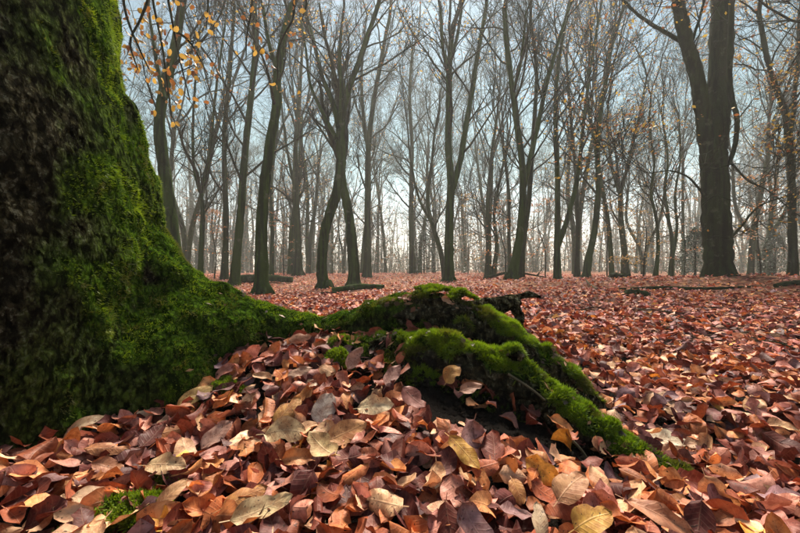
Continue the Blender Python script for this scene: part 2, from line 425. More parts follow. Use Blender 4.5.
def build_big_trunk():
    T = []
    T.append(closed_tube([TC + (0, 0, -.25), TC + (0, 0, .2), TC + (0, 0, .55), TC + (-.005, 0, .75), TC + (-.01, 0, .95), TC + (-.02, .01, 1.25), TC + (-.03, .02, 2.1)],
                         [.57, .57, .56, .545, .515, .485, .45], 48))
    def chain(cs): 
        T.append(closed_tube([crest(*c) for c in cs], [c[3] for c in cs], 18))
    chain([(62, 40, 1.05, .20), (70, 90, 1.05, .20), (80, 136, 1.06, .20), (95, 182, 1.08, .19), (130, 227, 1.10, .155), (175, 264, 1.14, .122), (225, 289, 1.18, .10), (272, 305, 1.23, .082), (310, 314, 1.25, .07), (347, 312, 1.24, .068), (388, 298, 1.2, .066), (425, 291, 1.18, .058)])
    chain([(110, 290, 1.02, .25), (160, 305, 1.05, .22), (205, 318, 1.12, .17), (245, 325, 1.19, .11), (290, 330, 1.24, .07)])
    chain([(110, 260, 1.06, .20), (160, 280, 1.09, .17), (215, 296, 1.13, .13), (250, 309, 1.2, .09)])
    # buttresses on the far sides
    for a, L in ((2.2, .9), (3.3, .8), (4.1, .7), (1.2, .7)):
        dx = np.array([math.cos(a), math.sin(a), 0])
        T.append(closed_tube([TC + dx * .35 + (0, 0, .5), TC + dx * .62 + (0, 0, .25), TC + dx * L + (0, 0, .1), TC + dx * (L + .4) + (0, 0, .0)], [.2, .17, .11, .04], 14))
    me = remeshed('trunk', T, .0140, 7)
    V = get_co(me); N = get_no(me)
    d = np.hypot(V[:, 0] - TC[0], V[:, 1] - TC[1]); az = np.arctan2(N[:, 1], N[:, 0])
    big = fbm(V, 3.0, 3, 21); 
    root = sstep(.57, .74, d)
    mk = .95 * sstep(-.44, .18, az + .16 * big + .10 * fbm(V, 12, 2, 90) + .25 * sstep(.75, .2, V[:, 2]) * sstep(.5, .75, d)) * sstep(2.6, 1.9, az)
    mk = np.maximum(mk, sstep(.15, .5, N[:, 2] + .2 * big))
    mk = np.maximum(mk, root * np.clip(sstep(-2.3, -1.3, az + .3 * big), 0, .9))
    patch = sstep(.12, .45, fbm(V, 7, 3, 40))
    mk = mk * (1 - .45 * patch * (1 - root) )
    low = (.22 + .25 * sstep(.6, .2, V[:, 2])) * sstep(-.3, .5, fbm(V, 4, 3, 9) + .2)
    mk = np.clip(np.maximum(mk, low), 0, 1)
    bark = .012 * big + .005 * fbm(V * (1, 1, .7), 22, 3, 2)
    cushion = .013 * fbm(V, 19, 3, 6)
    # a few horizontal crack lines in the bark
    cr = np.abs(fbm(V * (1, 1, 2.2), 2.6, 2, 71)); bark -= .004 * sstep(.06, .0, cr) * (1 - root)
    V2 = V + N * (bark * (1 - mk) + cushion * mk + .012 * big * mk)[:, None]
    set_co(me, V2); set_attr(me, 'moss', mk)
    to_tree(mobj('trunk', me, M_old))
    return me, mk
trunk_me, trunk_mk = build_big_trunk()

def build_root(name, cs, lump, voxel=.006, mossf=None, label=None, m=M_root, ts=()):
    T = [closed_tube([crest(*c) for c in cs], [c[3] for c in cs], 20)]
    for t in ts: T.append(closed_tube([crest(*c) for c in t], [c[3] for c in t], 12))
    me = remeshed(name, T, voxel, 4)
    V = get_co(me); N = get_no(me); big = fbm(V, 9, 3, 33)
    mk = sstep(.25, .62, N[:, 2] + .6 * big + .35 * fbm(V, 24, 2, 61) - .25 * sstep(-.5, -.9, N[:, 1])) if mossf is None else mossf(V, N, big)
    rid = fbm(V * (.35, 1, 1.6), 34, 3, 17) * 1.6 + .8 * np.abs(fbm(V * (.5, 1, 1), 15, 2, 19))
    cush = .008 * fbm(V, 26, 3, 12)
    set_co(me, V + N * (lump * big + .006 * rid * (1 - mk) + cush * mk)[:, None]); set_attr(me, 'moss', mk)
    o = to_tree(mobj(name, me, m))
    if label: o['label'] = label
    return me, mk
up_me, up_mk = build_root('root', [(385, 300, 1.2, .05), (425, 290, 1.17, .06), (455, 297, 1.14, .056), (485, 314, 1.12, .05), (515, 331, 1.10, .05), (545, 352, 1.08, .047), (572, 376, 1.06, .038), (592, 398, 1.04, .03), (612, 420, 1.02, .016)], .016, ts=[[(455, 310, 1.13, .035), (462, 318, 1.08, .03), (470, 330, 1.06, .014)], [(540, 350, 1.08, .03), (548, 345, 1.07, .015)]], label='upper fork of the root with patchy moss and bare brown flank')
lo_me, lo_mk = build_root('root', [(330, 336, 1.16, .05), (375, 334, 1.10, .055), (415, 334, 1.05, .054), (450, 336, 1.01, .058), (485, 346, .98, .06), (520, 364, .945, .057), (555, 389, .90, .051), (595, 417, .85, .044), (635, 443, .80, .038), (670, 462, .755, .036), (702, 478, .72, .031), (730, 494, .69, .018)], .007,
     label='lower fork of the root thick with bright green moss', ts=[[(505, 352, .97, .03), (512, 346, .95, .022), (516, 344, .94, .012)], [(600, 424, .85, .025), (612, 420, .83, .016), (618, 421, .82, .008)], [(360, 352, 1.06, .05), (420, 365, 1.0, .06), (480, 388, .95, .055), (540, 418, .90, .045), (600, 448, .84, .03)]],
     mossf=lambda V, N, b: np.clip(sstep(.12, .45, N[:, 2] + .45 * b + .3 * fbm(V, 26, 2, 62)) * (1 - .85 * sstep(.03, -.05, V[:, 0] + .05 * b) * sstep(-.3, -.0, b + .15)), 0, 1))
build_root('broken_root', [(468, 300, 1.16, .02), (490, 298, 1.18, .024), (508, 296, 1.2, .022), (518, 297, 1.2, .02)], .010, .004, lambda V, N, b: .15 + 0 * b,
     'splintered dark stub of broken root with a hanging end', M_root, ts=[[(512, 298, 1.2, .017), (519, 308, 1.19, .019), (521, 318, 1.19, .018), (524, 333, 1.19, .014)], [(500, 296, 1.2, .012), (528, 292, 1.22, .012), (541, 296, 1.22, .004)]])

# ------------------------------------------------------------------ moss fronds
def sample_surface(me, w, n):
    me.calc_loop_triangles()
    t = np.empty(len(me.loop_triangles) * 3, np.int32); me.loop_triangles.foreach_get('vertices', t); t = t.reshape(-1, 3)
    V = get_co(me); N = get_no(me)
    a, b, c = V[t[:, 0]], V[t[:, 1]], V[t[:, 2]]
    area = .5 * np.linalg.norm(np.cross(b - a, c - a), axis=1) * w[t].mean(1)
    i = rng.choice(len(t), n, p=area / area.sum()); r1 = np.sqrt(rng.random(n)); r2 = rng.random(n)
    k = np.stack([1 - r1, r1 * (1 - r2), r1 * r2], 1)[..., None]
    return (V[t[i]] * k).sum(1), norm((N[t[i]] * k).sum(1)), (w[t[i]] * k[..., 0]).sum(1)

def fronds(name, pos, nor, size, down, bright, hue_seed, blades=3, fine=False):
    """tufts of narrow leaflets, two triangles each"""
    n = len(pos)
    pos = np.repeat(pos, blades, 0); nor = np.repeat(nor, blades, 0); size = np.repeat(size, blades); bright = np.repeat(bright, blades)
    m = len(pos)
    dr = norm(nor * 1.0 + rng.normal(0, .55, (m, 3)) + np.array([0, 0, 1.0]) * np.repeat(down, blades)[:, None] if np.ndim(down) else nor + rng.normal(0, .55, (m, 3)) + np.array([0, 0, 1.]) * down)
    dr = norm(dr + .75 * np.stack([vnoise(pos, 75, 51), vnoise(pos, 75, 52), vnoise(pos, 75, 53)], 1))
    side = norm(np.cross(dr, rng.normal(0, 1, (m, 3))))
    L = size * rng.uniform(.6, 1.4, m); W = L * rng.uniform(.10, .20, m)
    bend = rng.normal(0, .25, (m, 3)) + np.array([0, 0, -.25])
    a = pos - nor * .002 - side * W[:, None]; b = pos - nor * .002 + side * W[:, None]
    md = pos + dr * (L * .55)[:, None]
    c = md + side * (W * .9)[:, None]; d = md - side * (W * .9)[:, None]
    tip = pos + (dr + bend * .5) * L[:, None]
    V = np.stack([a, b, c, d, tip], 1).reshape(-1, 3)
    i = np.arange(m)[:, None] * 5
    F = np.vstack([i + np.array([0, 1, 2]), i + np.array([0, 2, 3]), i + np.array([3, 2, 4])])
    h = vnoise(pos, 9, hue_seed) * .5 + .5; j = rng.random(m)
    base = np.array([.012, .035, .006]); lo = np.array([.06, .14, .008]); hi = np.array([.27, .36, .020])
    old = sstep(.15, .5, vnoise(pos, 13, hue_seed + 7) + .5 * vnoise(pos, 41, hue_seed + 8))[:, None]; lo = lo * (1 - old) + np.array([.06, .075, .012]) * old; hi = hi * (1 - old) + np.array([.17, .17, .03]) * old
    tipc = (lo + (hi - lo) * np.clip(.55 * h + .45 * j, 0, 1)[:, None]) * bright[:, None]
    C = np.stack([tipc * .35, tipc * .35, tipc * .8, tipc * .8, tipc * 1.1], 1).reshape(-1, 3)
    if fine:      # one narrow triangle each
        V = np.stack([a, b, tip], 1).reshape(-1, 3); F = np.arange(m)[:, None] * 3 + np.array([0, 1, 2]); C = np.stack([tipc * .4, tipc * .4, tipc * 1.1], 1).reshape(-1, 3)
    me = mesh_from(name, V, F); set_col(me, C)
    return me

def add_moss(me, mk, n, size, name, minw=.45, zcut=1.65, blades=3, fine=True, gain=1.0, bald=.06):
    V = get_co(me); N = get_no(me)
    w_ = np.where(mk > minw, mk ** 1.5, 0) * (bald + sstep(-.35, .12, fbm(V, 20, 3, 77)))
    # only the sides towards the clearing carry dense fronds
    w_ = w_ * np.where(V[:, 2] < zcut, 1, 0) * (.15 + sstep(-1.9, -.6, V[:, 0])) 
    p, nn, mm = sample_surface(me, w_, n)
    size = size * (.45 + 1.1 * np.clip(fbm(p, 32, 2, 3) * .6 + .5, 0, 1.2))
    o = mobj(name, fronds(name, p, nn, size, -.15 * np.ones(len(p)) + .4 * np.clip(nn[:, 2], 0, 1), (.8 + .35 * mm) * gain, 4, blades, fine), M_moss)
    o['kind'] = 'stuff'; return to_tree(o)
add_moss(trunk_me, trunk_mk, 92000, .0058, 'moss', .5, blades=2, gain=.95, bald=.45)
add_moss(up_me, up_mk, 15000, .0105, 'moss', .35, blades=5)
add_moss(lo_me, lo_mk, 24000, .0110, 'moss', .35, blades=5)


def root_debris():
    """scraps of leaf and bark lodged in the moss of the roots"""
    V = []; C = []
    for me, n in ((up_me, 130), (lo_me, 150), (trunk_me, 160)):
        co = get_co(me); no = get_no(me); w_ = np.clip(no[:, 2] - .2, 0, 1) * (np.hypot(co[:, 0] - TC[0], co[:, 1] - TC[1]) > .7)
        p, q, _ = sample_surface(me, w_, n); q = norm(q + rng.normal(0, .35, q.shape)); d = norm(np.cross(q, rng.normal(0, 1, q.shape))); e = np.cross(q, d); L = rng.uniform(.004, .016, n)[:, None]; k = rng.uniform(.3, .9, n)[:, None]; p = p + q * .006
        V.append(np.stack([p - d * L, p + e * L * k + q * L * .2, p + d * L, p - e * L * k * .8], 1).reshape(-1, 3))
        C.append(np.repeat(np.array([(.20, .07, .03), (.10, .05, .03), (.32, .17, .08), (.05, .03, .02)])[rng.integers(0, 4, n)], 4, 0))
    V = np.vstack(V); me = mesh_from('debris', V, np.arange(len(V)).reshape(-1, 4), False); set_col(me, np.vstack(C))
    o = to_tree(mobj('debris', me, M_fol)); o['kind'] = 'stuff'
root_debris()
# ------------------------------------------------------------------ woodland trees
ALLTREES = []
def perp(d):
    a = rng.normal(0, 1, 3); a -= d * a.dot(d); return a / (np.linalg.norm(a) + 1e-9)

class Crown:
    """branches as tubes; the finest twigs are collected and built in one go"""
    def __init__(s, minr): s.tb = Tubes(); s.tw = []; s.ends = []; s.minr = minr
    def grow(s, p, d, L, r, lev, maxlev, up=.45, wig=.15, spread=(.35, .85), nch=(8, 7, 8, 4)):
        if lev == maxlev:
            s.tw.append((*p, *d, L, max(r, s.minr))); return
        n = (9, 7, 5, 4)[lev]
        dirs = norm(d + rng.normal(0, wig, (n, 3)).cumsum(0) + np.linspace(0, 1, n)[:, None] * np.array([0, 0, up]))
        pts = np.vstack([p, p + np.cumsum(dirs * (L / n), 0)])
        rad = np.maximum(r * np.linspace(1, .32, n + 1), s.minr)
        s.tb.add(pts, rad, (8, 6, 4, 3)[lev])
        for c in range(nch[lev]):
            f = rng.uniform(.18, 1.0); i = min(int(f * n), n - 1)
            cd_ = norm(dirs[i] + perp(dirs[i]) * rng.uniform(*spread))
            s.grow(pts[i + 1], cd_, L * rng.uniform(.32, .62) * (1.15 - .55 * f), rad[i + 1] * rng.uniform(.45, .65), lev + 1, maxlev, up, wig * 1.15, spread, nch)
    def finish(s):
        if not s.tw: return
        a = np.array(s.tw); p, d, L, r = a[:, :3], norm(a[:, 3:6]), a[:, 6], a[:, 7]
        n = len(a); q = norm(d + rng.normal(0, .33, (n, 3)) + (0, 0, .2))
        m1 = p + d * (L * .5)[:, None]; e = m1 + q * (L * .5)[:, None]
        s.ends += [m1, (m1 + e) / 2, e]
        x = norm(np.cross(d, rng.normal(0, 1, (n, 3)))); y = np.cross(d, x); R_ = []
        for c, k in ((p, 1.0), (m1, .8), (e, .4)):
            for th in (0, 2.094, 4.189):
                R_.append(c + (x * math.cos(th) + y * math.sin(th)) * (r * k)[:, None])
        V = np.stack(R_, 1).reshape(-1, 3); b = np.arange(n)[:, None] * 9; F = []
        for g in range(2):
            for j in range(3):
                F.append(b + np.array([g * 3 + j, g * 3 + (j + 1) % 3, g * 3 + 3 + (j + 1) % 3, g * 3 + 3 + j]))
        s.tb.V.append(V); s.tb.F.append(np.vstack(F) + s.tb.n); s.tb.n += len(V)
    def leaf_points(s): return np.vstack(s.ends) if s.ends else np.zeros((0, 3))

AUT = np.array([(.44, .27, .04), (.38, .18, .03), (.30, .11, .025), (.50, .34, .05), (.44, .29, .04), (.22, .08, .03)])
def foliage(name, pts, size, cols=AUT, flat=.6, m=None):
    n = len(pts)
    d = norm(rng.normal(0, 1, (n, 3)) * (1, 1, .5)); nr = norm(rng.normal(0, 1, (n, 3)) * (1 - flat) + np.array([0, 0, 1]) * flat)
    s = norm(np.cross(nr, d)); L = size * rng.uniform(.7, 1.25, n)[:, None]
    V = np.stack([pts, pts + d * L * .5 + s * L * .3, pts + d * L, pts + d * L * .5 - s * L * .3 - nr * L * .06], 1).reshape(-1, 3)
    F = np.arange(n)[:, None] * 4 + np.array([0, 1, 2, 3])
    c = cols[rng.integers(0, len(cols), n)] * rng.uniform(.65, 1.25, (n, 1))
    me = mesh_from(name, V, F, False); set_col(me, np.repeat(c, 4, 0)); return me

def rel(me, org):
    V = get_co(me); set_co(me, V - org); return me

def flare_base(pts, rad, base_r, h):
    """widen the foot of a trunk"""
    z = pts[:, 2] - pts[0, 2]
    return rad * (1 + base_r * np.exp(-z / h))

def hero_tree(label, d, chains, bark=0, foli=0, lev=3, dens=2.3, minr=.0046, extra_h=5.0, flare=.55, cat='tree', nch=(8, 7, 8, 4), leafsize=.065, name='beech_tree'):
    """chains: (points in pixels, width px at start, width px at end, depth change at end, first fraction that carries branches)"""
    root = None; cr = Crown(minr)
    for ci, (pp, w0, w1, dd, f0) in enumerate(chains):
        k = len(pp); ds = d + dd * np.linspace(0, 1, k)
        pts = np.array([P(u, v, q) for (u, v), q in zip(pp, ds)])
        if ci == 0 or pp[0][1] > 270:
            g = terrain(pts[0, 0], pts[0, 1])[0]
            pts[0, 2] = g - .06
        if root is None:
            root = empty(name, pts[0] + (0, 0, .06)); org = np.array(root.location)
            tag(root, label, cat)
        n = max(14, int(6 * k)); pts = catmull(pts, n)
        f = np.linspace(0, 1, n)
        pts[1:] += (.012 * d / 9) * rng.normal(0, 1, (n - 1, 3)).cumsum(0) * .25
        rad = .5 * d / FPX * .79 * (w0 + (w1 * .85 - w0) * f ** .9) * (pts[:, 1] / np.hypot(pts[:, 0], pts[:, 1]))
        if pp[0][1] > 270: rad = flare_base(pts, rad, flare, .26 * d / 9)
        rad *= 1 + .04 * rng.normal(0, 1, n)
        tb = Tubes(); tb.add(pts, rad, 16 if w0 > 9 else 10, lump=.07 if w0 > 30 else (.06 if w0 > 12 else .04), seed=ci * 3 + int(d * 10))
        if pp[0][1] > 270 and 10 < w0 < 40:     # surface roots at the foot
            for a in np.arange(5) * 1.257 + rng.uniform(0, 1):
                v = np.array([math.cos(a), math.sin(a), 0]); b = pts[0] + (0, 0, .06); r = rad[1]
                tb.add(catmull([b + v * r * .5 + (0, 0, r * .9), b + v * r * 1.0 + (0, 0, r * .25), b + v * r * 1.35 + (0, 0, -.02), b + v * r * 1.7 + (0, 0, -.1)], 7), r * np.array([.42, .4, .34, .27, .2, .12, .05]), 7)
        o = mobj('trunk' if (ci == 0 or pp[0][1] > 270) else 'limb', rel(tb.mesh('trunk'), org), M_bark[bark], root)
        L = np.linalg.norm(np.diff(pts, axis=0), axis=1).sum()
        tdir = norm(pts[-1] - pts[-4])
        if pp[-1][1] >= 40:
            for q in range(3):
                cr.grow(pts[-1] - tdir * .05, norm(tdir + perp(tdir) * .25 * q + (0, 0, .3)), 2.6 * (d / 12) ** .7 * rng.uniform(.8, 1.2), rad[-1] * (.95, .7, .6)[q], 0 if q == 0 else 1, lev, nch=(6, 5, 5, 4))
        elif extra_h > 0:   # the tree goes on above the frame
            cr.grow(pts[-1] - tdir * .05, norm(tdir + (0, 0, .4)), extra_h * rng.uniform(.8, 1.2), rad[-1] * .97, 0, lev, nch=(6, 5, 5, 4))
        nb = int(L * max(0, 1 - f0) * dens * (9 / d) ** .3)
        for q in range(nb):
            ff = f0 + (1 - f0) * (q + rng.random()) / nb; i = min(int(ff * (n - 1)), n - 2)
            t = norm(pts[i + 1] - pts[i]); bl = rng.uniform(.9, 2.8) * (d / 9) ** .35
            cr.grow(pts[i], norm(t * rng.uniform(.8, 1.7) + perp(t)), bl, min(rad[i] * .4, .02 * bl), 1 if w0 >= 5 else 2, lev, nch=nch)
    cr.finish()
    me = cr.tb.mesh('crown'); mobj('crown', rel(me, org), M_twig, root)
    foli = int(foli * (3.2 if chains[0][0][0][0] > 540 else 2.2))
    if foli:
        lp = cr.leaf_points(); vis = lp[lp[:, 2] < CAM_Z + .85 * lp[:, 1]]
        if len(vis) > 20:
            c = vis[rng.integers(0, len(vis), max(6, foli // 9))]
            dist = c[rng.integers(0, len(c), foli)] + rng.normal(0, 1, (foli, 3)) * (.22, .22, .06)
            o = mobj('foliage', rel(foliage('foliage', dist, leafsize), org), M_fol, root); o['kind'] = 'stuff'
    ALLTREES.append(root); return root

T = lambda *a: list(a)
hero_tree('stout green-barked beech rising just behind the big mossy trunk', 7.0, [
    (T((176, 292), (174, 250), (169, 205), (164, 165), (160, 128), (164, 98), (171, 70), (177, 40), (182, 5)), 22, 13, .3, .55),
    (T((164, 98), (158, 70), (153, 40), (148, 8)), 7, 4, .5, .2)], 0, 60, dens=2.2)
hero_tree('slim beech forking in a Y beside the stout green-barked beech', 12, [
    (T((200, 288), (201, 245), (202, 215), (200, 192)), 8, 6.5, 0, .5),
    (T((200, 192), (194, 165), (193, 125), (196, 70), (200, 20)), 5, 3, .6, .1),
    (T((200, 192), (208, 165), (213, 120), (219, 70), (226, 20)), 5, 3, -.4, .1)], 0, 120)
hero_tree('straight slender grey beech between the Y-forked beech and a leaning one', 13, [
    (T((224, 285), (225, 230), (224, 180), (224, 130), (229, 70), (234, 5)), 9, 5, 0, .3)], 1, 90)
hero_tree('slender beech leaning slightly, close beside the thick sinuous beech', 10, [
    (T((234, 287), (238, 240), (242, 195), (246, 145), (252, 92), (256, 40), (255, 5)), 12, 7, 0, .35)], 0, 60)
hero_tree('thick sinuous beech with mossy foot, its stem swaying as it rises', 7.0, [
    (T((262, 297), (261, 262), (261, 225), (264, 185), (269, 145), (276, 108), (277, 78), (282, 45), (292, 5)), 18, 11, .2, .6),
    (T((277, 70), (268, 40), (262, 5)), 7, 5, .5, .3)], 0, 60, dens=2.2)
hero_tree('slim beech with many rising twigs behind the old fallen log', 15, [
    (T((298, 285), (298, 240), (296, 190), (297, 140), (300, 95), (303, 50)), 11, 4, 0, .25),
    (T((297, 200), (290, 165), (284, 125), (280, 80)), 5, 2.5, .5, .1)], 1, 220, lev=3)
hero_tree('beech standing on two crossed legs that join in one forked crown', 9.0, [
    (T((325, 290), (321, 268), (323, 240), (329, 215), (336, 192), (340, 165), (340, 140), (340, 118)), 13, 15, .2, .8),
    (T((354, 289), (353, 262), (351, 235), (347, 208), (342, 185), (340, 168)), 15, 12, .2, 2),
    (T((339, 130), (333, 103), (322, 76), (313, 42), (303, 4)), 8, 5, .6, .15),
    (T((340, 122), (342, 90), (339, 62), (341, 30)), 9, 4, -.2, .2),
    (T((340, 125), (349, 88), (359, 62), (369, 32), (379, 2)), 9, 6, -.6, .15),
    (T((337, 140), (322, 112), (310, 84), (305, 50), (300, 20)), 6, 3, .9, .1)], 0, 260, dens=2.2)
hero_tree('straight grey-green beech next to the two-legged beech', 14, [
    (T((367, 284), (367, 240), (367, 195), (368, 150), (372, 105), (380, 60), (389, 15)), 10, 5, 0, .3),
    (T((368, 150), (363, 115), (361, 70), (364, 25)), 6, 3, .5, .1)], 1, 120)
hero_tree('thin pale beech standing alone in the mist behind the root', 18, [
    (T((413, 281), (412, 235), (412, 190), (413, 145), (411, 95), (414, 50)), 8, 4, 0, .25)], 1, 60, extra_h=4)
hero_tree('tall straight beech splitting in two at a pale knot scar', 10, [
    (T((449, 283), (449, 250), (450, 215), (451, 185), (449, 150), (449, 112), (450, 70), (452, 40)), 12.5, 8, 0, .6),
    (T((452, 190), (459, 165), (466, 125), (473, 85), (480, 45), (487, 3)), 9, 6, .3, .2),
    (T((450, 80), (443, 48), (440, 8)), 6, 4, -.5, .1),
    (T((451, 60), (458, 30), (462, 3)), 5, 4, .4, .1)], 0, 80, dens=2.2)
hero_tree('curved beech with a mossy foot, its stem bowing before it forks', 9, [
    (T((511, 283), (516, 258), (520, 230), (523, 200), (523, 165), (518, 125), (513, 85), (508, 45), (505, 10)), 12, 7, 0, .45),
    (T((523, 190), (530, 158), (539, 118), (547, 80), (558, 40), (570, 3)), 8, 5, .5, .15),
    (T((514, 90), (522, 55), (527, 10)), 5, 3, -.4, .1)], 0, 110, dens=2.2)
hero_tree('slim dark beech growing right behind the curved beech', 10.5, [
    (T((521, 282), (523, 245), (528, 205), (531, 165), (534, 120), (536, 70), (530, 20)), 8, 5, 0, .4)], 2, 50)
hero_tree('two-stemmed beech dividing low into a tuning-fork shape', 11, [
    (T((558, 281), (557, 258), (557, 225), (557, 185), (556, 145), (555, 110), (558, 65), (569, 5)), 9.5, 5, 0, .4),
    (T((558, 246), (566, 222), (574, 190), (580, 150), (584, 110), (591, 60), (601, 3)), 8, 4, .5, .35)], 0, 360)
hero_tree('beech leaning right with a crooked stem beside the tuning-fork beech', 12, [
    (T((586, 280), (590, 255), (596, 225), (599, 190), (598, 150), (600, 118), (606, 80), (613, 40), (624, 4)), 10, 5, 0, .35),
    (T((599, 150), (590, 120), (588, 75), (592, 25)), 5, 3, .5, .1)], 0, 380)
hero_tree('thin upright beech standing between the tuning-fork and crooked beeches', 14, [
    (T((577, 281), (578, 240), (577, 200), (575, 160), (570, 110), (566, 60)), 7, 4, 0, .3)], 2, 300)
hero_tree('grey beech dividing into a fan of limbs left of the giant beech', 16, [
    (T((626, 279), (624, 250), (620, 215), (620, 190)), 10, 7, 0, .4),
    (T((620, 195), (612, 165), (608, 120), (612, 70)), 5, 3, .6, .1),
    (T((620, 195), (629, 160), (640, 120), (648, 75)), 5, 3, -.5, .1)], 1, 120)
hero_tree('wavy thin beech with a bent stem near the giant beech', 14, [
    (T((655, 279), (658, 250), (656, 220), (650, 195), (653, 165), (648, 130), (650, 95)), 6, 3, 0, .3)], 0, 260)
hero_tree('pair of wavy thin stems sharing one foot close to the giant beech', 15, [
    (T((671, 279), (672, 245), (668, 215), (664, 190), (667, 160), (662, 120)), 7, 3, 0, .3),
    (T((672, 260), (677, 228), (675, 195), (680, 160), (678, 120)), 5, 2.5, .3, .2)], 0, 200)
big = hero_tree('giant dark beech with massive trunk forking into two great limbs', 7.0, [
    (T((719, 277), (718, 250), (716, 215), (715, 180), (714, 160), (716, 135), (719, 105), (721, 60), (722, 5)), 41, 38, .2, .97),
    (T((711, 165), (706, 138), (702, 108), (697, 78), (686, 42), (678, 2)), 24, 20, -.3, .85),
    (T((723, 172), (732, 155), (736, 135), (736, 115), (731, 98), (729, 70), (731, 5)), 7, 9, -.35, 2),
    (T((682, 42), (666, 33), (650, 24), (634, 12), (618, -4)), 7, 3.5, -.6, .2),
    (T((702, 95), (694, 70), (691, 48), (699, 20), (704, 2)), 6, 4, -.5, .1),
    (T((729, 160), (748, 180), (768, 190), (800, 215)), 4, 2, .5, .1),
    (T((728, 240), (742, 225), (760, 205), (790, 195)), 5, 2, -.3, .2),
    (T((704, 195), (690, 178), (672, 170), (650, 172)), 4, 1.5, -.4, .1),
    (T((706, 240), (716, 236), (730, 238), (745, 232)), 2.0, 1, -.7, .05),
    (T((700, 168), (716, 168), (735, 163), (752, 168)), 2.0, 1, -.75, .05),
    (T((702, 205), (716, 196), (730, 200), (744, 196)), 2.0, 1, -.75, .05)], 2, 900, dens=2.2, flare=.4, leafsize=.06)
hero_tree('dark beech with winding limbs at the edge of the clearing', 9, [
    (T((793, 278), (792, 235), (791, 190), (789, 150), (784, 112), (774, 82), (765, 50), (758, 8)), 14, 8, 0, .45),
    (T((790, 140), (794, 100), (798, 60), (800, 10)), 8, 6, .4, .2)], 2, 700)
hero_tree('thin beech half hidden between the giant beech and the clearing-edge beech', 17, [
    (T((772, 279), (770, 240), (772, 200), (768, 150), (772, 100)), 9, 4, 0, .3)], 1, 120)
hero_tree('low-forked thin beech leaning out behind the tall knot-scarred beech', 13, [
    (T((446, 282), (440, 250), (432, 225), (427, 200), (430, 170), (434, 130)), 7, 3.5, .3, .3),
    (T((431, 222), (420, 200), (412, 165), (408, 120)), 4, 2.5, .3, .2)], 1, 80)
hero_tree('two thin beeches fused at the foot behind the curved beech', 14, [
    (T((488, 281), (489, 240), (488, 205), (491, 165), (497, 120)), 8, 4, 0, .3),
    (T((493, 281), (497, 245), (494, 215), (500, 180), (508, 140)), 6, 3, .3, .3)], 1, 120)

# ---- generic forest trees: a few builds, then copies
def generic_tree(i):
    root = empty('beech_tree', (0, 0, 0)); cr = Crown(.006); H = rng.uniform(5, 8)
    st = 2 if i % 3 == 1 else 1
    tb = Tubes()
    for s in range(st):
        a = rng.uniform(0, 6.28); lean = (.10 if st == 1 else .2) * np.array([math.cos(a), math.sin(a), 0])
        pts = catmull(np.array([(0, 0, -.15), lean * .6 * H * .3 + (0, 0, H * .3), lean * H * .7 + rng.normal(0, .12, 3) + (0, 0, H * .62), lean * H + rng.normal(0, .15, 3) + (0, 0, H)]), 16)
        r0 = rng.uniform(.085, .16); rad = flare_base(pts, r0 * np.linspace(1, .6, 16), .35, .25)
        tb.add(pts, rad, 9, lump=.05, seed=i)
        for q in range(4):
            t = norm(pts[-1] - pts[-3]); cr.grow(pts[-1 - (q % 3)], norm(t + perp(t) * rng.uniform(.15, .5)), rng.uniform(5, 8), rad[-1] * .6, 0, 3, nch=(8, 6, 6, 4))
        for q in range(10):
            j = rng.integers(5, 15); t = norm(pts[j] - pts[j - 1]); cr.grow(pts[j], norm(t * .5 + perp(t)), rng.uniform(1.5, 3.2), rad[j] * .3, 1, 3)
    mobj('trunk', tb.mesh('trunk'), M_bark[(0, 1, 1)[i % 3]], root)
    cr.finish(); mobj('crown', cr.tb.mesh('crown'), M_twig, root)
    if i % 2 == 0:
        lp = cr.leaf_points(); lp = lp[lp[:, 2] < 9]; c = lp[rng.integers(0, len(lp), 40)]
        pts = c[rng.integers(0, 40, 420)] + rng.normal(0, 1, (420, 3)) * (.4, .4, .1)
        o = mobj('foliage', foliage('foliage', pts, .085), M_fol, root); o['kind'] = 'stuff'
    return root
GEN = [generic_tree(i) for i in range(7)]
used = set()
NEAR = [(174, 'the stout green-barked beech'), (201, 'the slim Y-forked beech'), (238, 'the slender leaning beech'), (263, 'the thick sinuous beech'), (298, 'the beech behind the log'), (338, 'the two-legged beech'),
        (367, 'the straight grey-green beech'), (413, 'the thin pale beech'), (450, 'the knot-scarred beech'), (490, 'the two fused thin beeches'), (518, 'the curved beech'), (560, 'the tuning-fork beech'), (594, 'the crooked beech'),
        (623, 'the fan-limbed grey beech'), (665, 'the wavy thin stems'), (717, 'the giant dark beech'), (770, 'the thin half-hidden beech'), (792, 'the clearing-edge beech')]
def place_generic(i, x, y, rz, s, lab, grp):
    src = GEN[i]
    if i in used:
        r = src.copy(); COL.objects.link(r)
        for ch in src.children:
            c = ch.copy(); COL.objects.link(c); c.parent = r
    else: r = src; used.add(i)
    r.location = (x, y, terrain(x, y)[0]); r.rotation_euler = (0, 0, rz); r.scale = (s, s, s)
    tag(r, lab, 'tree', grp); return r
spots = []
tries = 0
while len(spots) < 70 and tries < 9000:
    tries += 1
    d = 15 + 27 * rng.random() ** .8; x = rng.uniform(-1.35, 1.35) * d
    if all((x - a) ** 2 + (d - b) ** 2 > (1.5 + d * .02) ** 2 for a, b in spots): spots.append((x, d))
